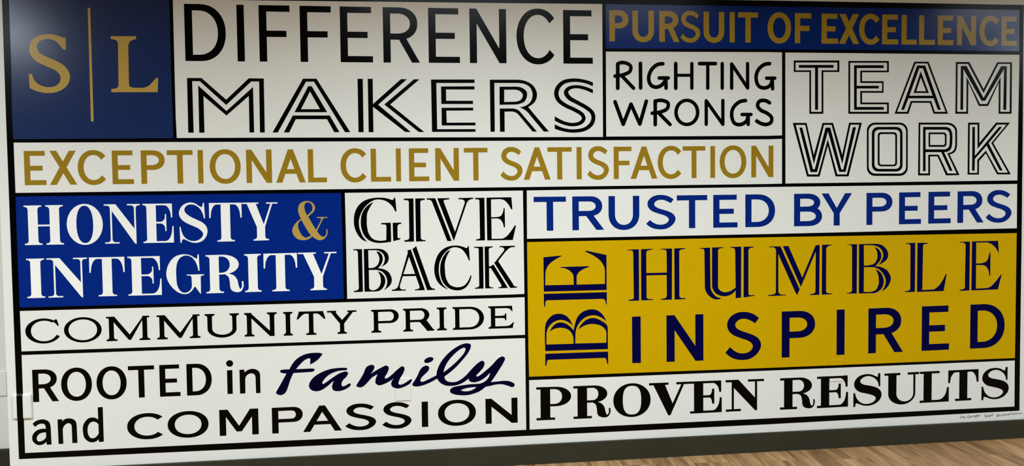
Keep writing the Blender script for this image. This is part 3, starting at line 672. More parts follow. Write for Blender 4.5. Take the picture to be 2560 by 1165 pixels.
  '+ 2897.1,1710.3 3065.3,1709.8 3094,1701.3c 3114.4,1679.1c 3117.5,1657.9 3118.3,1589.2 3110,1560.1c 3095.8,1548c 3075.8,1541.8 3134.6,1431.5 3056.9,1430.8 3007.1,1531.8 2964.3,1532.1 2965.3,1431.8 2896.9,1432.5 - 2906.8,1699.8 3062.5,1699.3 3088.4,1691.3c 3104.7,1673.8c 3107.2,1655.3 3107.9,1591.9 3100.2,1565.5c 3084.3,1553.4c 3062.5,1548.3 3117.2,1440.8 3065.4,1441.3 3013.3,1540.7 2953.9,1541.2 2955,1442.4 2907.7,1442.9 + 2922.9,1687.7 3054.1,1687.2 3077.1,1678.2c 3088.8,1655.4c 3089.5,1594.6 3082.9,1570.9c 3067,1557.8c 3044.1,1554.2 3094,1455.3 3077.9,1454.4 3028.1,1554.3 2938.4,1555 2939.4,1454.2 2925.2,1454.4 - 2937.2,1672.9 3049.6,1672.5 3065.7,1667.1c 3074.5,1650.2c 3075.1,1597.4 3069.6,1579.9c 3049.7,1568.4 2938.3,1569.2 + 2954.5,1658.6 3045.8,1658.2 3057.4,1647.6 3058,1592.2 3046.7,1581.7 2955.2,1582.3 - 2963.7,1649.1 3041.3,1648.7 3047.7,1642.4 3048.2,1597.5 3042,1591.7 2964.3,1592.2'),
 ('TEAM','black','letter',None,
  '+ 3180.2,1709.5 3245.4,1709.3 3246.8,1601.6 3342.3,1709.1 3423.9,1708.8 3327.5,1601.2 3432.7,1432.1 3352,1433 3285.3,1545.6 3246.4,1506 3246.2,1433 3180.7,1433.7 - 3190.7,1698.9 3235.2,1698.8 3236.8,1569.8 3348.3,1698.4 3403.6,1698.2 3315.9,1601.2 3415,1442 3358.9,1442.5 3285.1,1560.5 3235.9,1511.4 3236.8,1442.2 3191,1442.7 + 3205.3,1686.7 3219.7,1686.6 3221.7,1532.8 3360.1,1686.1 3378.1,1686.1 3300.2,1599.7 3383.8,1454 3368.1,1452.6 3288.8,1587 3221.9,1516.8 3221,1454.1 3206.5,1454.2'),
 ('RIGHT','black','letter',None,
  'o19.6 1270.4,2007.5 1269.6,1886.9 o18.5 1270.9,2007.5 1279.7,2012.6c 1308.1,2013.7c 1336.4,1997.9c 1333.6,1972c 1302.5,1955.4c 1256.1,1946.7 o18.6 1289.6,1950.3 1351.3,1887.1'),
 ('RIGHT','black','letter',None,
  'o19.2 1387.7,2011.2 1388.1,1888.7'),
 ('RIGHT','black','letter',None,
  'o19.3 1504.3,2009.9 1474,2004.7c 1442.6,1976c 1430,1935.9c 1441.3,1903.3c 1468.3,1892.4c 1499.7,1904.5c 1520.7,1933.7 o18.8 1485.2,1938.6 1532.3,1938.8 o18.8 1519.7,1936.2 1520.6,1887.5'),
 ('RIGHT','black','letter',None,
  'o19.4 1571.8,2011.3 1571.4,1887.6 o17.9 1656.5,2011.8 1656.1,1887.8 o15.7 1571.6,1952.5 1656.3,1952.8'),
 ('RIGHT','black','letter',None,
  'o19 1697.1,2012 1781.3,2012.5 o18 1740.5,2010.3 1740.2,1888'),
 ('RIGHT','black','letter',None,
  'o18.1 1817.4,2012.7 1817.3,1888.1'),
 ('RIGHT','black','letter',None,
  'o18.2 1867.4,1888.2 1867.5,2011 1953.1,1889.4 1952.5,2013.5'),
 ('RIGHT','black','letter',None,
  'o19.4 2070.9,2013.7 2041.2,2008.4c 2008.9,1980.3c 1998.2,1940.5c 2011.7,1900.8c 2041.4,1889.6c 2073.7,1902.5c 2086.1,1933.2 o18.3 2054.8,1939.7 2099.6,1939.9 o18.4 2085.6,1938.3 2087.8,1885.7'),
 ('RIGHT','black','letter',None,
  'o19.1 1255.2,1819 1296.8,1706.3 1337.8,1807 1383,1707.6 1417.4,1822'),
 ('RIGHT','black','letter',None,
  'o19.3 1463.8,1823 1463.3,1704.3 o18.8 1463.8,1822 1499.4,1826.1c 1530.7,1812c 1526.4,1785.3c 1493.9,1768.7c 1447.9,1761.7 o18.8 1480.8,1763.7 1540.8,1704.6'),
 ('RIGHT','black','letter',None,
  '+ 1696,1765.4c 1690.9,1738.7c 1676.4,1716c 1654.7,1700.9c 1629.2,1695.7c 1603.8,1701.1c 1582.3,1716.3c 1568,1738.9c 1563.1,1765.6c 1568.2,1792.2c 1582.7,1814.8c 1604.2,1829.9c 1629.6,1835.2c 1655,1829.9c 1676.6,1814.8c 1691,1792.2c - 1677,1765.4c 1673.3,1745.5c 1662.9,1728.6c 1647.5,1717.3c 1629.3,1713.4c 1611.1,1717.4c 1595.8,1728.7c 1585.6,1745.7c 1582,1765.6c 1585.7,1785.5c 1596,1802.3c 1611.4,1813.6c 1629.6,1817.6c 1647.7,1813.6c 1663.1,1802.3c 1673.4,1785.4c'),
 ('RIGHT','black','letter',None,
  'o18.1 1731.9,1705 1732.2,1824.2 1820.3,1704.7 1820.4,1825.7'),
 ('RIGHT','black','letter',None,
  'o19.3 1941.8,1825.3 1908.1,1818.1c 1873.8,1785c 1867.9,1744.3c 1882.8,1710.1c 1912.3,1702.9c 1944.5,1718.6c 1956.4,1751.8 o18.2 1923.1,1754.4 1971.4,1754.3 o18.3 1956.4,1754.3 1956.4,1703.8'),
 ('RIGHT','black','letter',None,
  'o19.5 2071.2,1814.1 2046.8,1825.3c 2017.2,1822.2c 2006.4,1800.3c 2022.6,1777.3c 2057.7,1760.8c 2082.1,1738.8c 2079.4,1714.7c 2055.1,1703c 2025.4,1708.2c 2002.1,1721'),
 ('GIVE','black','letter',None,
  '+ 144.1,1352.7 149.9,1352.7 155.4,1285.8 148.7,1285.1 135.6,1310.7c 110.8,1333.7c 83.9,1343.8c 53,1343.9c 21.9,1328c -7.6,1295.4c -25,1254.8c -27.2,1219.8c -19.3,1188.5c -6.4,1160.9c 11.4,1141.1 -12.4,1150.1c -34.9,1177.1c -48.9,1212.4c -51.7,1243.6c -46.3,1282.4c -28.4,1317.1c 2.9,1341.9c 37.7,1351.9c 76.4,1354.5c 107.3,1350.9c 134.2,1342 140.1,1343.8 + 44.3,1333.9 27.3,1308.5c 13.2,1277.5c 10.7,1250.3c 11.2,1215.2c 20.9,1176c 41.7,1152.2c 68.6,1144.6c 84.1,1144.3c 102.8,1147 104.8,1213.5 101.8,1220.6c 97.2,1223.4 79.8,1223.7 79.9,1230.8 126.4,1231.5 126.7,1137.9 99.5,1134.6c 68.4,1133.2c 41.4,1137.3c 14.6,1150.8c -6.1,1176.5c -17,1211.8c -18.2,1246.9c -11.8,1277.9c 4.1,1304.9c 25.6,1324.1c + 135.3,1230.6 177,1231.4 176.8,1223.9 165.1,1222.2c 160,1216.4c 158.3,1208.6 158.2,1161.6 162,1154.4c 171.4,1157.4 170.9,1148.8 136.5,1140.5'),
 ('GIVE','black','letter',None,
  '+ 191.8,1348.2 238.6,1348.3 237.8,1136.4 190.9,1136.6 191,1144.4 204.7,1145.7c 213.4,1150.7c 215.1,1160.5 215.7,1329.1 213.8,1336.1c 206.1,1339.8c 191.7,1340 + 247.2,1348.2 294.1,1347.5 294,1339.7 280.3,1338.7c 273.5,1334.1c 271.8,1324.3 271.4,1159.3 273.2,1149.5c 281,1144.2c 294.7,1143.1 294.6,1137.2 247.6,1136.2'),
 ('GIVE','black','letter',None,
  '+ 303.9,1348.2 345.1,1347.6 423.1,1135.8 401.7,1135.4 332.9,1319.5 327.2,1333.3c 319.4,1339.3c 303.8,1340.3 + 354.9,1347.5 414,1347.4 413.9,1340.7 396.1,1339.4c 387,1336.4c 388,1326.5 440.3,1180.5 489.1,1319.1 490,1329.8c 483,1337.8c 459.3,1340.5 459.4,1346.8 532.7,1348.1 532.6,1341 516.7,1338.5c 504.7,1328.8c 498.6,1317 433.7,1135.6'),
 ('GIVE','black','letter',None,
  '+ 541.9,1346.4 588.4,1346.6 588.4,1135.2 544.5,1135.3 544.6,1142 557.8,1143.4c 563.8,1147.6c 564,1157.5 563.1,1331.9 560.4,1336.7c 554.5,1339.1c 541.8,1339.3 + 598.4,1347.2 723.3,1347.5 727.8,1287.8 721.8,1287.1 706,1313.9c 688.2,1332.1c 666.2,1339.1 621.4,1337.8 621.1,1249.8 649.1,1250.1 669.2,1256.1c 679.4,1272.6c 683.7,1294.4 688.9,1294.3 689.8,1198.9 683.7,1198.2 678.8,1219c 667,1237.1c 649,1243.3 621.8,1243 622.1,1142.5 675.8,1142.2 696,1153c 720.5,1180.4c 738.9,1207.1 745,1207 728,1134.4 599.6,1135'),
 ('GIVE','black','letter',None,
  '+ -57.5,1105.4 -15.2,1105.3 -14.5,896.3 -58.5,895.5 -58.4,902.2 -44.1,904.1c -36.3,909.4c -34.2,919.2 -35.5,1089.3 -38.4,1096.4c -44.2,1099.3c -57.6,1099.6 + -6.7,1105.1 56.3,1105.3 87.2,1099.6c 108.2,1080.3c 113.6,1056.6c 105.4,1035.2c 75.9,1015.1 89.1,1033.6c 94.1,1055.1c 86.8,1078.8c 67.7,1094.1c 48.4,1098.4 14.4,1098.4 15.1,1011.9 39.1,1013.3c 56.7,1024.6c 66.8,1045.9c 66.1,1067.5c 53,1092.1 69.5,1087.8c 82.7,1069.1c 84.4,1051.4c 76.2,1028.1c 60.3,1009.6 85.5,1005.1c 112.4,988.7c 126.5,952.2c 119,926.8c 85.5,900.2 98.7,919.5c 103.8,944.9c 96.5,972.6c 77.5,993.5c 50.5,1002 15.7,1002.1 15.7,919.8 19.7,907.1c 33.1,902.4c 52.6,907.8c 68.5,926.2c 72.9,953.6c 67.5,979.2c 57.4,995.2 78.1,984.1c 92.5,962.9c 93.9,937.3c 83.8,914.8c 68,900.6c 48.5,896.1 -6.8,896.1'),
 ('GIVE','black','letter',None,
  '+ 229.3,1100 248,1113.8 310.8,923.6 316.5,910.8c 326.3,903.4c 337.3,902.3 336.4,896 298.6,895.4 + 204.6,1093.5 221.5,1098.6 287.9,895.7 237.7,895.9 237.8,901.1 251.5,902.3c 260.6,907.2c 259.6,919 244,966.9 180.2,967.3 165.8,923.6 165.5,911.7c 171.3,903.7c 193.5,902.3 193.4,896.4 125.5,896.3 125.6,902.2 142,905.3c 151.9,912.1c 158,923.8 206.4,1082 - 211.9,1062.2 240.2,977.6 183.5,977.5'),
 ('GIVE','black','letter',None,
  '+ 502,1109.2 507.5,1109.1 511.7,1037.5 506.5,1036.5 493,1067.7c 471.6,1094c 444,1104.1c 420.2,1101c 388.2,1078c 363.9,1037c 357.3,993.7c 362.6,953.9c 377.9,919.8c 403.2,896.5 377.7,907.9c 348.5,938.4c 335.4,982.3c 338.1,1025.8c 356.5,1072.8c 388.5,1101.7c 428.2,1112.7c 459.9,1111.3c 495.5,1099 500.3,1101.3 + 416.9,1092 399.8,1063.9c 388.2,1028.5c 387.7,992.9c 392.2,953.2c 409.5,921c 433.1,908.4c 453,905.9c 480.9,913.1c 503.1,938.3c 513.4,962.8 519,961.8 513.1,938.1c 492.7,906.8c 468.7,892.7c 436.9,891.2c 401.4,905.3c 374.2,937.8c 363.8,981.6c 367.7,1029c 382,1062.3c 400.1,1083.7c'),
 ('GIVE','black','letter',None,
  '+ 534.1,1104.6 578.4,1104.4 578.4,895.7 535.2,895.7 535.3,900.8 548.5,903.3c 555.8,909c 556.7,917 556.2,1088.2 555.1,1095.4c 547.2,1098.3c 534.1,1098.6 + 586,1105 627.2,1105 627.2,1099.8 615.1,1098.1c 607.8,1093c 606.9,1083.1 606.7,1005.4 613.9,1006.1 629.3,1014.9 700.9,895.1 652.6,895.2 652.7,900.4 664.8,902.1c 668.1,908c 665,916.1 615.8,997.2 607,996.7 606.7,911.7 610.6,903.6c 626.6,900.3 627.3,895.9 586.4,896.2 + 661.3,1105.8 738.5,1105.8 738.5,1099.4 715.5,1096.7c 697.2,1083.1c 653.1,1030.3 725.4,916.5 733.3,904.2c 747.5,901 747.4,895.8 712.2,894.8 633.4,1022 679,1077.6 684.4,1087.4c 679.3,1096.7c 661.2,1099.9'),
 ('GOLD','navy','letter',None,
  '+ 886.4,571.7 884.5,637.6 886.4,690.7 895.6,722c 925.3,751.4c 961.2,757.8c 994.5,746.7c 1014.8,724.5c 1028.7,694.8 1009.6,711.9c 984,724.2c 958.4,726.3c 927.5,714.6c 904.3,691.3c 893.8,665.1 892.4,604.4 1031.8,603.2 1031.5,632.5 1023.2,656.9c 1004.1,676.6c 973.4,686.5c 952.8,686.4c 929.7,681.1c 910.4,669.6 924.7,693.2c 945.4,710.2c 971,713.2c 994.1,706.1c 1017.1,688.9c 1032.9,670.6 1039,698.3c 1053.6,738.4c 1077,761.8c 1105.5,772.9c 1128.7,775.2c 1157.2,768.2c 1183,747.1c 1204.8,709.4 1182.8,728c 1149.2,743c 1120.7,743.9c 1092.2,734.7c 1066.2,712.6c 1049.2,686.5c 1042.6,660.1 1040.3,604.2 1201.4,602.3 1202.5,647 1198,667.5c 1177.3,688.6c 1148.9,698.5c 1120.4,700.7c 1086.7,692.9c 1056.9,674.8 1071.3,698.5c 1097.3,721.8c 1128.4,731c 1154.3,726.3c 1182.7,711.4c 1205.4,692.8c 1209.6,662 1209.8,570 + 886.3,557.8 1210.2,556.7 1211.1,495.7 1204.6,494.7 1201.6,514c 1196.9,523.1c 1186.5,525.6 902.6,526.7 896.1,521.9c 893.5,510.6c 890.8,496.7 885.6,496.4'),
 ('GOLD','navy','letter',None,
  '+ 881.9,1044.7 974.2,1051.4 974.7,1048.9 935.7,1028.4c 907.4,1005.2c 894.4,980.4c 891.1,955.3 889.8,903.8 1035.7,902.4 1034.7,941.6 1031,956.8c 1017.1,972.3c 994.1,985.5c 968.5,989.9 968.6,993.7 1113.7,994.5 1113.7,990.2 1086.5,980.7c 1063.2,966.1c 1050.7,946.2 1050.3,902.7 1196.6,902.4 1197,962.8 1193.8,986.9c 1177.2,1016.5c 1146.3,1042.5c 1097.5,1067.6 1097.6,1073.9 1205.4,1048.8 1205.4,871.6 881.9,872 + 881.7,860.7 1205.9,860.2 1205.4,797.8 1200.7,798 1198.5,815.3c 1191.3,824.5c 1178.4,826.9 898,827.9 891.6,823.1c 888.9,809.3c 887.5,796.2 882.4,796.4'),
 ('GOLD','navy','letter',None,
  '+ 1317,1073.7 1374.3,1074.5 1374.1,812 1319.2,812.8 1319.3,818.5 1335.2,819.3c 1345.7,824.3c 1346.6,836.6 1344.9,1054.8 1342,1065.8c 1334.5,1069.3c 1317,1069.6 + 1385.6,1074.3 1445.6,1075 1445.6,1070.9 1426.7,1068.5c 1416.2,1063.4c 1413.2,1051.2 1412.7,952.1 1521,951.8 1520.5,1052.9 1517.2,1065.3c 1506.7,1069.6c 1488.5,1070 1488.6,1074.1 1548.9,1074.4 1547.1,812.3 1490,812.7 1490,818.1 1507.8,819.6c 1518.4,827.5c 1520.5,835.7 1520.1,939.5 1413.4,940.2 1413.8,834.6 1417.1,822.2c 1429.7,818.6c 1447.4,818.1 1446.5,813.2 1385.5,812.9 + 1560.8,1074.6 1617.6,1075.4 1617.6,1070.5 1599.8,1068.4c 1589.1,1063.7c 1587,1051.5 1587.1,833.8 1589.6,823.4c 1598.9,819c 1619.4,819.3 1619.4,813.5 1561.5,811.9'),
 ('GOLD','navy','letter',None,
  '+ 1695.9,1073.7 1751,1074.6 1752.8,870.4 1759.2,849.6c 1782.8,822c 1812.9,811.6 1795.7,806.3c 1769.9,810c 1739.9,831.5c 1724.9,858.8c 1722.8,879.5 1721,1052.6 1718.9,1065c 1712.5,1069.3c 1695.9,1069.6 + 1761.7,1075.2 1821.8,1075.2 1821.8,1071 1804.6,1069.3c 1795.1,1063.4c 1793.8,1051 1793.6,867.2 1804.3,852.5c 1825.8,842.7c 1851.7,844.9c 1873.3,854.7c 1888.4,864.6 1886.3,1049 1883.3,1063.5c 1875.6,1069.9c 1859.6,1071 1859.6,1075.6 1918.7,1076 1917.4,811.9 1888.4,809.8 1888.4,850.1 1864.6,830c 1834.4,821.8c 1804.3,825.5c 1776.4,842.9c 1763.5,866c 1761.4,886.7 + 1931.7,1075.7 1985.8,1074.6 1985.8,1070.4 1968.5,1067.9c 1959.8,1061.9c 1957.6,1051.6 1957.7,839.9 1960.8,825.2c 1968.6,822.9c 1989,824.4 1988.6,819 1931.7,812.3'),
 ('GOLD','navy','letter',None,
  '+ 2070.6,1074 2131.7,1072.7 2237.7,846.7 2224.6,816.5 2213.5,832.7 2120,1033.4 2120.4,839.5 2125.6,826.8c 2138.8,821.4c 2162.9,820.7 2162.1,816.6 2065.3,816 2065.3,821 2090.6,823.6c 2104.6,829.5c 2107.2,839.9 2107.7,1052.4 2103.3,1062.9c 2094.6,1068.5c 2070.6,1069 + 2144.8,1073.7 2175.5,1073.9 2252.1,907.1 2325.2,1074.9 2347.3,1075.7 2346.2,814.3 2296.6,814.4 2296.5,819.9 2312.9,821.5c 2323.1,827.5c 2324.8,838 2326.2,1043.5 2244.3,859.1 + 2360.6,1076.2 2417,1076.3 2417,1073 2396.1,1069.2c 2385.1,1059c 2383.8,1046.4 2383.9,836.4 2387,825.8c 2397.3,821.3c 2419.5,819.8 2418.7,815.6 2360.4,814.7'),
 ('GOLD','navy','letter',None,
  '+ 2500.7,1075.4 2555.3,1075.5 2555.1,815.5 2500,816.2 2499.9,820.5 2517.8,822.1c 2528.1,830.3c 2528.9,845 2527.7,1055.9 2525.4,1066.5c 2516.4,1071.7c 2500.7,1072.5 + 2566.5,1075.3 2657.7,1075.5 2693.8,1068c 2721.1,1045.4c 2731.3,1017.7c 2723.8,992.4c 2676.6,961.8 2695.4,988.9c 2703.3,1014.1c 2694,1041.8c 2671.3,1060.4c 2639.8,1068.3 2593.4,1069.3 2594.6,962.5 2624.7,963c 2651.7,970.8c 2667.3,991.6c 2670.8,1014.8c 2667,1036c 2653.3,1058.7 2679.6,1043.4c 2692,1018.6c 2689,993.2c 2658.6,957.1 2690.2,952.1c 2726.6,932.2c 2747.3,892.2c 2740.7,864.7c 2722.8,839.7c 2693.5,821.4 2710.5,844.3c 2718.8,878c 2708.6,908c 2685.8,935.3c 2654.1,951.7 2594.7,954 2594.2,822.9 2641.5,822.9c 2664,832.8c 2678.2,862.1c 2678.5,891.8c 2672.4,919.5c 2658.7,941 2686.8,924.7c 2704.2,895.4c 2706.7,865.6c 2693.4,836.3c 2668.6,819.1c 2646.1,814.2 2567.2,815.2'),
 ('GOLD','navy','letter',None,
  '+ 2829.7,1074.9 2884.4,1075.9 2884.6,814.8 2827.5,814.7 2827.5,819.8 2845.7,821.4c 2855.7,827.5c 2858.3,840.3 2857.2,1057.3 2853.5,1066.8c 2845.7,1070.3c 2829.8,1071.5 + 2897.2,1075.6 2956.2,1074.4 2956.2,1070.2 2937,1067.6c 2930.2,1062.2c 2929,1051.6 2927.1,823.4 2994.6,824.6 3024.3,846.4c 3047,878c 3060.6,905.5 3066.1,905.3 3050,814.9 2897,814.4'),
 ('GOLD','navy','letter',None,
  '+ 3140.8,1076.2 3198.8,1075.8 3198.4,813.8 3142.6,813.2 3142.5,818.3 3161.1,821.3c 3171.2,827.4c 3172.5,836 3174.4,1054.9 3170.6,1065.7c 3160.3,1071.5c 3140.9,1071.9 + 3211.3,1076.4 3362.9,1076.8 3368.6,1007.7 3351.8,1036.1c 3328.1,1058.1c 3299.9,1069.5 3235.6,1069.9 3236.1,957.8 3273.4,959.1c 3298.9,970.5c 3308,991.9c 3314.7,1015.4 3319.3,1014.4 3319.7,890.3 3314,890.4 3309,918.6c 3294.6,940.5c 3273.5,948.8 3236.2,949.6 3236.9,822.2 3303.2,823.8 3326.5,834c 3358.9,865.5c 3382.9,895.2 3386.7,895.1 3365.3,814.8 3210.9,813.4'),
 ('HON','gold_light','ampersand','gold ampersand',
  '+ -268.8,1267.6 -253.3,1238.4 -233.2,1203.2 -224,1190.1c -212.8,1175.7c -199.7,1168.6c -188.1,1176.2c -184,1191.6c -184.6,1205.2 -179.9,1205.1 -178.2,1191.5c -183.4,1172.2c -198,1157c -215.2,1152.5c -232.2,1157.7c -251.9,1171.6 -270.2,1158.4c -294.9,1154.1c -319.4,1159.4c -337.9,1177.2c -345.3,1200.5c -338.7,1223.5c -323.2,1242.5c -303,1257.6 -311.1,1277c -315.8,1296.4c -313.7,1315.6c -306.1,1330.9c -290.8,1339.9c -270,1342.9c -249.3,1335.9c -237.3,1320.2c -235.7,1306.7c -242.7,1290.4c -256.2,1278.1c - -274.3,1273.5 -284.1,1299.7c -285.6,1321c -279.6,1332.4c -268.2,1336.5c -255.1,1330.2c -247.8,1314.6c -249.1,1299.2c -259.8,1285.8c - -301.3,1251.8 -311.9,1242.3c -317.9,1225.1c -312.8,1201.8c -300.1,1178.4c -283.3,1166.4c -269.9,1170c -257.5,1175.6 -273.1,1199.1c -291.3,1232.3c + -233.2,1202.2 -228.6,1196.3 -199.8,1253.9 -194.9,1258.7c -189.2,1259.9 -177.8,1259.7 -177.7,1264.2 -228.4,1265 -228.5,1260.2 -214.9,1259.6c -208.3,1256c -209,1248.3'),
 ('HON','white','letter',None,
  '+ -789.1,1096.8 -783.6,1096.7 -781.7,1018.9 -787.2,1018.1 -790.4,1037.3c -800.7,1064.3c -816.7,1083.7c -834.8,1091.7c -851.3,1091.2c -869.9,1081.1c -883.3,1058.6c -888.7,1028.2c -889.2,992.1c -886.2,953.8c -875.9,928.8c -861.6,916.9c -847,915.5c -832.1,921.8c -821.6,934.9c -818.5,948.2 -819.3,986.4 -821.9,993.2c -828.2,996.2c -841.4,996.9 -841.3,1001.3 -761.9,1001.2 -762,996.4 -771.3,994.8c -777.3,991.1 -778.2,909.8 -780.9,908.9 -804.8,945 -821.1,922.5c -837.9,910.5c -856.3,909.1c -878.1,915.4c -905,937.2c -926,968.3c -934.2,1000.8c -929.6,1035c -914.1,1066.9c -891.6,1088.3c -865.8,1097.2c -843.8,1098c -823.7,1093.4c -794.9,1075.6 -791.1,1079.3'),
 ('ROOT','black','letter',None,
  '+ -667.6,535.5 -642.6,536 -643.3,420.5 -667.8,420.6 + -638.1,567.7c -639.5,561.6c -643.1,556.6c -648.5,553.3c -654.8,552.4c -661,553.8c -666.2,557.5c -669.6,562.8c -670.7,569c -669.3,575c -665.6,580.1c -660.2,583.4c -654,584.3c -647.8,582.9c -642.5,579.2c -639.1,573.9c'),
 ('ROOT','black','letter',None,
  '+ -609.7,535.7 -586.4,536.1 -586.2,521.6 -570,533.6c -547.5,538.1c -528.9,532.9c -517,521.8c -513.2,508c -513,494.4 -513.3,419.1 -534.5,419.1 -534.8,497.3 -540.7,511.1c -554.6,516.5c -570.6,511.3c -580.1,501.1c -583.2,489.6 -584.4,419.9 -609.2,420'),
 ('ROOT','black','letter',None,
  '+ -1556.1,318.2 -1542.4,329.9c -1519.2,337.3c -1498,334.4c -1482.4,323.2c -1476.9,302.1c -1476.5,286.9 -1475.3,216.4 -1496.7,216.2 -1497.6,229.9 -1508.9,221c -1526.8,215.8c -1542.7,219.9c -1556.3,233.8c -1560.2,251.1c -1555.1,269.8c -1538.6,286.1c -1518.9,292.3c -1498.5,292.1 -1499.1,303.1c -1504,313.8c -1516.3,317.3c -1530.6,314.2c -1545.1,302.5 - -1498.2,275 -1517.8,273.3c -1532.3,264.9c -1539.9,250.1c -1536.8,236.7c -1526.2,233.3c -1511.9,238.2c -1498.1,251.8'),
 ('ROOT','black','letter',None,
  '+ -1445.1,333.8 -1423.7,333.8 -1424,323.9 -1410.9,334.1c -1394.7,336.6c -1377,332.5c -1364.8,321.4c -1360.5,300.3c -1360.3,285 -1359.6,218.2 -1382.5,217.8 -1382.6,295.6 -1386.7,309.2c -1397.2,313.8c -1409.9,308.4c -1420.1,295.5c -1423.3,282.4 -1422.7,217 -1444.1,217.1'),
 ('ROOT','black','letter',None,
  '+ -1263.3,383.1 -1241.1,383.8 -1241.1,217.9 -1263.1,217.5 -1263.9,230.5 -1276.5,220.6c -1293.7,217.1c -1312.4,223.4c -1328,241.4c -1333.4,268.4c -1332.5,295.1c -1323.8,315.7c -1307.1,332.1c -1289,336c -1276.5,333.5c -1263.3,325.2 - -1262.8,302.3 -1273.6,312.3c -1285.2,315.8c -1298.8,311.6c -1309.2,295.9c -1312.5,275c -1309.6,253.9c -1301.1,240.1c -1292.2,236.4c -1277.7,240.8c -1262.7,258.2'),
 ('ROOT','ink','letter','navy script letter f',
  '+ -441.5,416.9 -415.7,461.1 -388.5,508.8 -407.4,511.6c -417.9,517.3c -419,522.3c -413,526.9c -373.8,529 -361.5,551.8c -341.9,575.4c -313,593.9c -284.2,602.6c -250.8,605c -224.5,602.8c -214.6,597.6 -237.2,571.4c -271.1,549.5 -275.3,550.9 -274.3,565.5c -274.1,575.3c -280,579.2c -301.6,570.2c -323.5,550.3c -343,528.3 -266.7,529 -254.4,524.3c -257.5,515.8c -276.7,511.7 -355.3,509.9 -370.2,478.7c -385.5,435.3c -395.4,416.2c -412.2,405.1c -428.8,406.6c'),
 ('ROOT','ink','letter','navy script letter a',
  '+ -98.9,524.3 -97.8,519.3c -101.5,514.5c -123.2,513.4c -147.3,510.2c -183.7,495.7c -208.1,474.5c -219.3,455.3c -215.8,450.3c -206.1,454.8c -164.7,482.6c -133.1,501c -101.6,507.1c -94.1,499.4c -102.1,482.5c -119.4,464.7c -127,446.5c -122.4,435.2c -110.3,437.2c -88.3,447.9c -81.6,444.6c -88.6,432.6c -117.9,416.5c -146.9,412.1c -166.1,417.4c -172.9,433.7c -169,450.8c -163.9,465.3 -196.9,437.2c -226,419.9c -250.1,416c -271.4,423.1c -283,440.8c -277.7,462.7c -258.1,486.4c -229,504.9c -183.1,521.5c -139.8,526.4c -110.9,526c'),
 ('ROOT','ink','letter','navy script letter m',
  '+ -55.9,437.4 -19.7,494c -10.8,515.9c -2,527.9c 22.4,535.6c 33.2,529c 31.7,514.2c 15.5,491.3 58.5,515.6c 92.9,529.1c 103.7,518.8c 97.1,494.2c 83.3,470c 86.8,464.9c 101.6,470.5c 118.9,483.4c 151.2,511.9c 171,522.8c 180.7,513.3c 175.4,491.1c 155.2,457.1c 149.9,437.4c 159.6,432.1c 179.4,438.7c 210.4,456.1c 216.5,453.3c 208.9,438.7c 179.1,421.3c 144.6,413.5c 120.3,422.5c 113.7,436.5c 118.4,452.4c 128.4,464.4 106.1,450.4c 76.5,436.8c 54.5,432.7c 38.9,442.1c 38,459.5c 48.2,487.5 21.2,472.5c -3.6,446.3c -23.3,429.8c -37.9,426c -52.4,431.1c'),
 ('ROOT','ink','letter','navy script letter i',
  '+ 217.4,432.1 241.4,468.5c 256.7,500.3c 271.7,515.9c 289.1,521.5c 301.3,513.5c 299.8,498.6c 276,474.6c 260.9,457.8c 258.2,445.4c 268,441.2c 290.4,449.1c 337.7,470.9 340.5,454.5 310,438.2c 270.2,423.7c 238.1,418.8c 220.9,423.3c + 278.4,546.8c 289.7,557.6c 307,563.2c 321.8,558.9c 323.7,551.3c 314.1,540.4c 291.8,533.8c 280.7,536.7c'),
 ('ROOT','ink','letter','navy script letter l',
  '+ 337.7,470.9 340.5,492c 356,528.8c 388.9,570.1c 429.1,602.3c 466.7,620.9c 491.7,625.1c 509.1,619.4c 510.2,605.6c 496,576.1c 465.6,539.6c 427.6,501c 377.3,463 379.6,450.4c 391.8,438.6c 409.2,433.6c 434.1,434.3c 461.7,447c 489.5,469.7 496.7,448.1 474,431.4c 443.9,418.9c 408.9,414.6c 379.1,419.1c 354.5,433.9c 340.5,454.5 - 372.7,484.4 380.5,510.4c 400.9,544.6c 436.3,580.8c 466.4,600.9c 480.2,602.9c 483.8,595.3c 476.1,576.8c 448.2,545.3c 410.4,511.7c'),
 ('ROOT','ink','letter','navy script letter y',
  '+ 489.5,469.7 547.9,526.4c 568.1,534.5c 578,525.3c 572.7,502.8c 552.3,478.5c 535.7,460.3c 539.4,456.4c 552,460.9c 590.1,489.6c 618.1,513.7c 646.2,542.8c 669,552.5c 681.5,542.7c 671.1,516.6c 650.5,484.7c 627.3,450.3c 608.1,425.1 639.7,427.1c 677.6,429.3c 707.9,424.2c 728,410.8c 725.3,398.2c 712.6,396.2c 695,403.3c 664.7,412.1c 634.4,412.2c 604.1,406.4c 581.4,403 553.5,382.8c 523.2,371.5c 493.1,365.3c 463,365.3c 428.2,370.6c 405.9,381.6c 403.6,394.2c 416.2,406.2c 451.3,413.6c 503.8,418.9c 559,421.6c 584.3,434.4c 599.7,453.9c 605,472.6 577,447.3c 544.1,431c 519,428.3c 501.6,435.3c 496.7,448.1 - 536.2,403.7 503.6,402.5c 473.5,397.5c 458.4,390.6c 470.8,385.8c 498.3,385.2c 523.5,394.2c'),
]
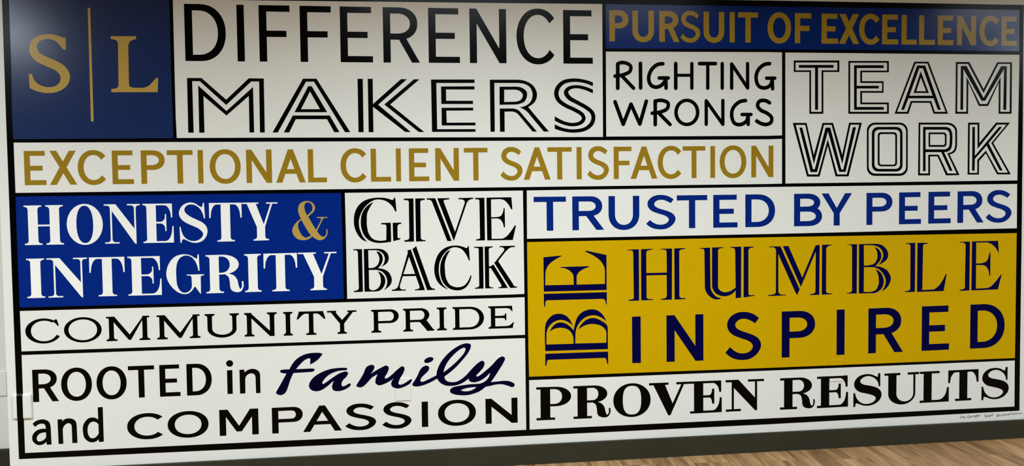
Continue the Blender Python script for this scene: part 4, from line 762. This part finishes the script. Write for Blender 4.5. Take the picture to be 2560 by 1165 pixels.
SIGNATURE = 'o1.8 3155.7,139.9 3153.4,124.2 3160.8,125.1 o1.8 3164.3,133.8 3163.8,124.9 o1.8 3171.4,133.8 3167.6,130.9 3171,127.7 3167,124.5 o1.8 3178.8,131.9 3174.2,130.6 3174.3,125.2 3178.9,125.8 3179.1,131.9 3180.9,124.1 3187.2,124.1 o2 3206.8,137.5 3197.8,132.6c 3195.4,125.8c 3199.5,123.3c 3208.6,125.9 o1.8 3211.8,130.4 3208.2,127.5 3210.2,124.6 3213.1,130.3 3214.4,124.4 o1.8 3217.1,131.7 3217.7,124.7 3217.1,130.1 3221.7,132.2 o1.8 3224.2,132.1 3224.8,125.1 3224.2,130.6 3229.1,132.9 o1.8 3231.6,132.5 3232.5,126 o1.8 3234.9,133.1 3235.8,126.2 3235.3,130.8 3239.9,132.9 3241.3,126.7 o1.8 3246.5,133.4 3243.5,128.9 3246.5,127.2 3248.5,133 3247.9,121 3244.2,118.1 o1.8 3252.2,138.5 3254,127.6 o1.8 3249.8,134.7 3256.4,135.2 o1.8 3258.9,133.6 3256.8,129.8 3259.8,128.1 3261.4,132.7 3258.9,133.6 o1.8 3263.8,134.1 3264.7,127.9 3264.3,132.5 3269.6,134.6 3271.3,128.4 o2.2 3295.2,138 3302.1,121.5 3309.3,138.1 o1.8 3311.1,128.8 3308.7,125.1 3312,123.4 3314.1,127.9 3311.1,128.8 o1.8 3316.9,130.1 3317.8,123.9 o1.8 3324.4,131.3 3320.8,126.8 3324.1,125.1 3326.4,130.9 3325.4,118.9 3321.2,117.5 o1.8 3330.9,138.7 3332.4,124.7 3332.7,129.3 3336.8,131.5 3338.1,125.2 o1.8 3343.4,139.6 3344.4,125.7 o1.8 3340.1,135.2 3350.9,135.4 o1.7 3375.1,130.4 3371,127.6 3372.7,122.8 3376.8,125.7 3375.9,130.4 3378.5,124.1 3382.6,130.1 3375.8,136.6 3368.4,130.8 3368.5,123 3376.1,119.3 o1.7 3387.6,130.6 3384.3,128.5 3385.2,123.8 3389.3,124.4 o1.7 3391.3,130.5 3392.3,124.2 3396.8,125.6 3397.2,131 3398.5,124.7 o1.7 3404.3,130.6 3400.9,129.2 3404.6,126.8 3401.3,124.3 o1.7 3409.2,136.6 3410.7,124.9 o1.7 3406.7,132.1 3413.4,133 o1.7 3415.9,131.6 3414,127.9 3416.8,126.2 3418.9,130 3415.9,131.6 o1.7 3421.8,132.1 3422.7,125.9 3422.6,130.6 3425.9,132.7 3427.3,126.5 3427.3,130.8 3430.6,132.8 3431.9,126.6 o1.7 3437.6,133 3434.6,130 3436.9,127.3 3439.3,132.4 3440.7,127.1 o1.7 3443.4,133.5 3444.4,127.2 3443.8,131.6 3448,134 o1.7 3452.6,137.7 3454.4,128.3 o1.7 3450.1,133.9 3457.6,135.1 o1.7 3461.8,138.8 3463.1,128.7 3463,132.5 3466.8,134.7 3468.1,129.2 o1.7 3471,135.3 3473.6,130.5 o1.7 3477.7,136.5 3472,125.2 o1.7 3481.3,139.4 3482.8,129.3 3487.8,131.4 3485.3,134.6 3482.4,132.4 o1.7 3491.1,135.1 3492,129.7 3491.5,133.6 3495.3,136 o1.7 3498.6,136.3 3499.6,130.1 o1.7 3506.2,136 3502.9,133 3505.4,130.6 3507.9,135.4 3508.8,130.1 o1.7 3517.9,140.1 3516.3,130.8 3522.2,129'
PLATE_A = (-1639.9,-1553.6,344.1,461.7)
STRIPE_A = [(-1618.7,483.4),(-1592.1,482.3),(-1592.4,322.1),(-1619.3,323.4)]
PLATE_B = (132.2,209.6,349.7,466.1)
SCREW_B = [(167,444.4),(167,366.8)]
PLATE_C = (2403.3,2486.1,351.9,471.3)
PLATE_D = (-1892.7,-1808.1,371.4,497.7)
WALL_END, SET_BACK, BASE_H = -1662.2, 429.0, 100.9

# ------------------------------------------------------------------ room shell
def box(name, x0, x1, y0, y1, z0, z1, mat, kind='structure', bev=0.0):
    bm = bmesh.new(); bmesh.ops.create_cube(bm, size=1)
    for v in bm.verts:
        v.co = Vector((x0 + (v.co.x + .5) * (x1 - x0), y0 + (v.co.y + .5) * (y1 - y0), z0 + (v.co.z + .5) * (z1 - z0)))
    if bev: bmesh.ops.bevel(bm, geom=bm.edges[:], offset=bev, segments=3, affect='EDGES', profile=0.5)
    me = bpy.data.meshes.new(name); bm.to_mesh(me); bm.free(); me.materials.append(mat)
    o = bpy.data.objects.new(name, me); COL.objects.link(o)
    return tag(o, kind=kind)

def extrude_profile(name, prof, x0, x1, mat):
    """profile (y, z) swept along x"""
    n = len(prof)
    v = [(x0, y, z) for y, z in prof] + [(x1, y, z) for y, z in prof]
    f = [(i, (i + 1) % n, (i + 1) % n + n, i + n) for i in range(n)] + [tuple(range(n))[::-1], tuple(range(n, 2 * n))]
    o = link_mesh(name, v, f, mat); bm = bmesh.new(); bm.from_mesh(o.data); bmesh.ops.recalc_face_normals(bm, faces=bm.faces[:]); bm.to_mesh(o.data); bm.free()
    return tag(o, kind='structure')

XC, YB, BH = WALL_END / 1000, SET_BACK / 1000, BASE_H / 1000
XR = 6.2
box('floor', -6, XR, -7.5, YB, -0.05, 0, M['wood'])
box('wall_back', XC, XR, 0, YB, 0, CEIL, M['wall'])
box('wall_left', -6, XC + 1.0, YB, YB + .12, 0, CEIL, M['wall'])
box('ceiling', -6, XR, -7.5, YB + .12, CEIL, CEIL + .05, M['ceiling'])
def base_profile(y): return [(y, 0), (y, BH), (y - .0105, BH), (y - .013, BH - .0012), (y - .014, BH - .004), (y - .014, 0)]
extrude_profile('baseboard_back', base_profile(0), XC, XR, M['base'])
extrude_profile('baseboard_left', base_profile(YB), -6, XC - .001, M['base'])

# ------------------------------------------------------------------ mural
Y_FIELD, Y_INK = -0.0004, -0.0008

def grown(poly, d):
    """outline moved outwards by d (mm), so that the grid lines lie over the edge of each field"""
    n = len(poly); A = sum(poly[i][0] * poly[(i + 1) % n][1] - poly[(i + 1) % n][0] * poly[i][1] for i in range(n))
    sg = 1 if A > 0 else -1; out = []
    for i in range(n):
        (x0, y0), (x1, y1), (x2, y2) = poly[i - 1], poly[i], poly[(i + 1) % n]
        a, b = math.hypot(x1 - x0, y1 - y0), math.hypot(x2 - x1, y2 - y1)
        n1 = ((y1 - y0) / a * sg, -(x1 - x0) / a * sg); n2 = ((y2 - y1) / b * sg, -(x2 - x1) / b * sg)
        k = d / max(.3, 1 + n1[0] * n2[0] + n1[1] * n2[1])
        out.append((x1 + (n1[0] + n2[0]) * k, y1 + (n1[1] + n2[1]) * k))
    return out

letters = {}
n_ink = 0
for key, lab, field, cell in PANELS:
    xs = [p[0] for p in cell]; zs = [p[1] for p in cell]
    org = ((min(xs) + max(xs)) / 2000, 0, min(zs) / 1000)
    root = empty('word_sign', org, lab, 'painted sign', 'painted word signs of the mural')
    slab('painted_field', [('+', grown(cell, 2.0))], M[field], -0.0001, Y_FIELD, root, org)
    for pk, font, col, text, xx, cap, base, P in WORDS:
        if pk != key: continue
        for ch, (x0, x1) in zip(text, xx):
            ops = set_letter(font, ch, x0, x1, cap, base, P)
            letters.setdefault((key, ch), []).append(ops)
            n_ink += 1
            slab('letter', ops, M[col], -0.00045, Y_INK - .00002 * (n_ink % 2), root, org)
    for pk, col, name, lb, src in TRACED:
        if pk != key: continue
        ops = traced(src)
        letters.setdefault((key, lb or name), []).append(ops)
        n_ink += 1
        o = slab(name, ops, M[col], -0.00045, Y_INK - .00002 * (n_ink % 2), root, org)
        if lb: o['label'] = lb
g = slab('mural_border', [('+', OUTER)] + [('-', c) for _, _, _, c in PANELS], M['black'], -0.0006, -0.0010, None, (0, 0, 0))
tag(g, 'black painted grid of lines that frames every word sign on the wall', 'mural border')
g = slab('painted_signature', traced(SIGNATURE), M['pen'], -0.0001, -0.0003, None, (0, 0, 0))
tag(g, 'tiny black handwritten artist signature on the white wall below the PROVEN RESULTS panel', 'signature')

# ------------------------------------------------------------------ cover plates painted over with the wall
def plate(x0, x1, z0, z1, th, rad, layers, mats, label, y=0.0, screws=()):
    """bevelled cover plate; layers: (material index, ops) painted across its face (mm)"""
    name = 'wall_plate'
    org = ((x0 + x1) / 2000, y, z0 / 1000)
    root = empty(name, org, label, 'wall plate')
    polys = []
    ins = [rad * (1 - math.cos(a)) for a in [math.pi / 2 * k / 5 for k in range(6)]]
    def rr(d):
        r = max(.3, rad * .9 - d); o = []
        for cx, cz, a0 in ((x1 - d - r, z0 + d + r, -90), (x1 - d - r, z1 - d - r, 0), (x0 + d + r, z1 - d - r, 90), (x0 + d + r, z0 + d + r, 180)):
            for k in range(5):
                a = math.radians(a0 + 22.5 * k); o.append((cx + r * math.cos(a), cz + r * math.sin(a)))
        return o
    rings = [rr(d) for d in ins]
    polys += rings
    big = [rings[0]]
    for mi, ops in layers:
        polys += [[(a, b) for a, b in q] for s, q in ops if min(p[0] for p in q) < x1 and max(p[0] for p in q) > x0 and min(p[1] for p in q) < z1 and max(p[1] for p in q) > z0]
    ox, oz = (x0 + x1) / 2, (z0 + z1) / 2
    V, F = triangulate([[(a - ox, b - oz) for a, b in q] for q in polys])
    def depth(px, pz):
        lv = 0
        # distance to the rounded outline
        r = rad * .9
        qx = abs(px - ox) - ((x1 - x0) / 2 - r); qz = abs(pz - oz) - ((z1 - z0) / 2 - r)
        sd = r - (math.hypot(max(qx, 0), max(qz, 0)) + min(max(qx, qz), 0))
        d = max(0.0, min(rad, sd))
        return (th - rad) + math.sqrt(max(0, rad * rad - (rad - d) ** 2)) if d > 0.02 else max(0.0, th - rad)
    keep, fm = [], []
    for f in F:
        c = (sum(V[i][0] for i in f) / 3 + ox, sum(V[i][1] for i in f) / 3 + oz)
        if not inside(c, rings[0]): continue
        mi = 0
        for k, ops in layers:
            if covered(c, ops): mi = k
        A, B, C_ = (V[i] for i in f)
        keep.append(tuple(f) if (B[0] - A[0]) * (C_[1] - A[1]) - (C_[0] - A[0]) * (B[1] - A[1]) > 0 else (f[0], f[2], f[1])); fm.append(mi)
    used = sorted({i for f in keep for i in f}); ix = {v: k for k, v in enumerate(used)}
    verts = [((V[i][0] + ox) / 1000 - org[0], -depth(V[i][0] + ox, V[i][1] + oz) / 1000, (V[i][1] + oz) / 1000 - org[2]) for i in used]
    faces = [tuple(ix[i] for i in f) for f in keep]
    # straight edge down to the wall
    edges = {}
    for f in faces:
        for a, b in zip(f, f[1:] + f[:1]): edges[(a, b)] = 1
    for (a, b) in list(edges):
        if (b, a) not in edges:
            k = len(verts)
            verts += [(verts[a][0], 0, verts[a][2]), (verts[b][0], 0, verts[b][2])]
            faces.append((b, a, k, k + 1)); fm.append(0)
    o = link_mesh('cover', verts, faces, mats, root, fm)
    for sx, sz in screws:
        bm = bmesh.new()
        bmesh.ops.create_uvsphere(bm, u_segments=20, v_segments=10, radius=1)
        for v in bm.verts: v.co = Vector((v.co.x * .0036, v.co.y * .0014, v.co.z * .0036))
        bmesh.ops.create_cube(bm, size=1, matrix=Matrix.Translation((0, -.0013, 0)) @ Matrix.Diagonal((.005, .0006, .0008, 1)))
        me = bpy.data.meshes.new('screw'); bm.to_mesh(me); bm.free(); me.materials.append(M['plate'])
        s = bpy.data.objects.new('screw', me); COL.objects.link(s); s.parent = root
        s.location = (sx / 1000 - org[0], -th / 1000 + .0002, sz / 1000 - org[2])
    return root
cells = {k: c for k, _, _, c in PANELS}
border_ops = [('+', OUTER)] + [('-', c) for _, _, _, c in PANELS]
x0, x1, z0, z1 = PLATE_A
plate(x0, x1, z0, z1, 13, 9, [(1, [('+', STRIPE_A)])], [M['white_field'], M['black']], 'thick white wall plate with the black border stripe painted across it, left of ROOTED')
x0, x1, z0, z1 = PLATE_B
mops = letters[('ROOT', 'navy script letter m')][0]
plate(x0, x1, z0, z1, 5, 4.5, [(1, mops)], [M['white_field'], M['ink']], 'white cover plate with two screws behind the navy script word family', screws=SCREW_B)
x0, x1, z0, z1 = PLATE_C
eops = letters[('PROV', 'E')][1]
plate(x0, x1, z0, z1, 3.4, 3.2, [(1, [('+', cells['GOLD'])]), (2, border_ops), (3, eops)], [M['white_field'], M['gold_field'], M['black'], M['black']], 'cover plate painted half gold and half white, above the letter E of RESULTS')
x0, x1, z0, z1 = PLATE_D
plate(x0, x1, z0, z1, 8, 4, [], [M['plate']], 'white wall plate on the recessed wall at the left edge, partly hidden by the corner', y=YB)
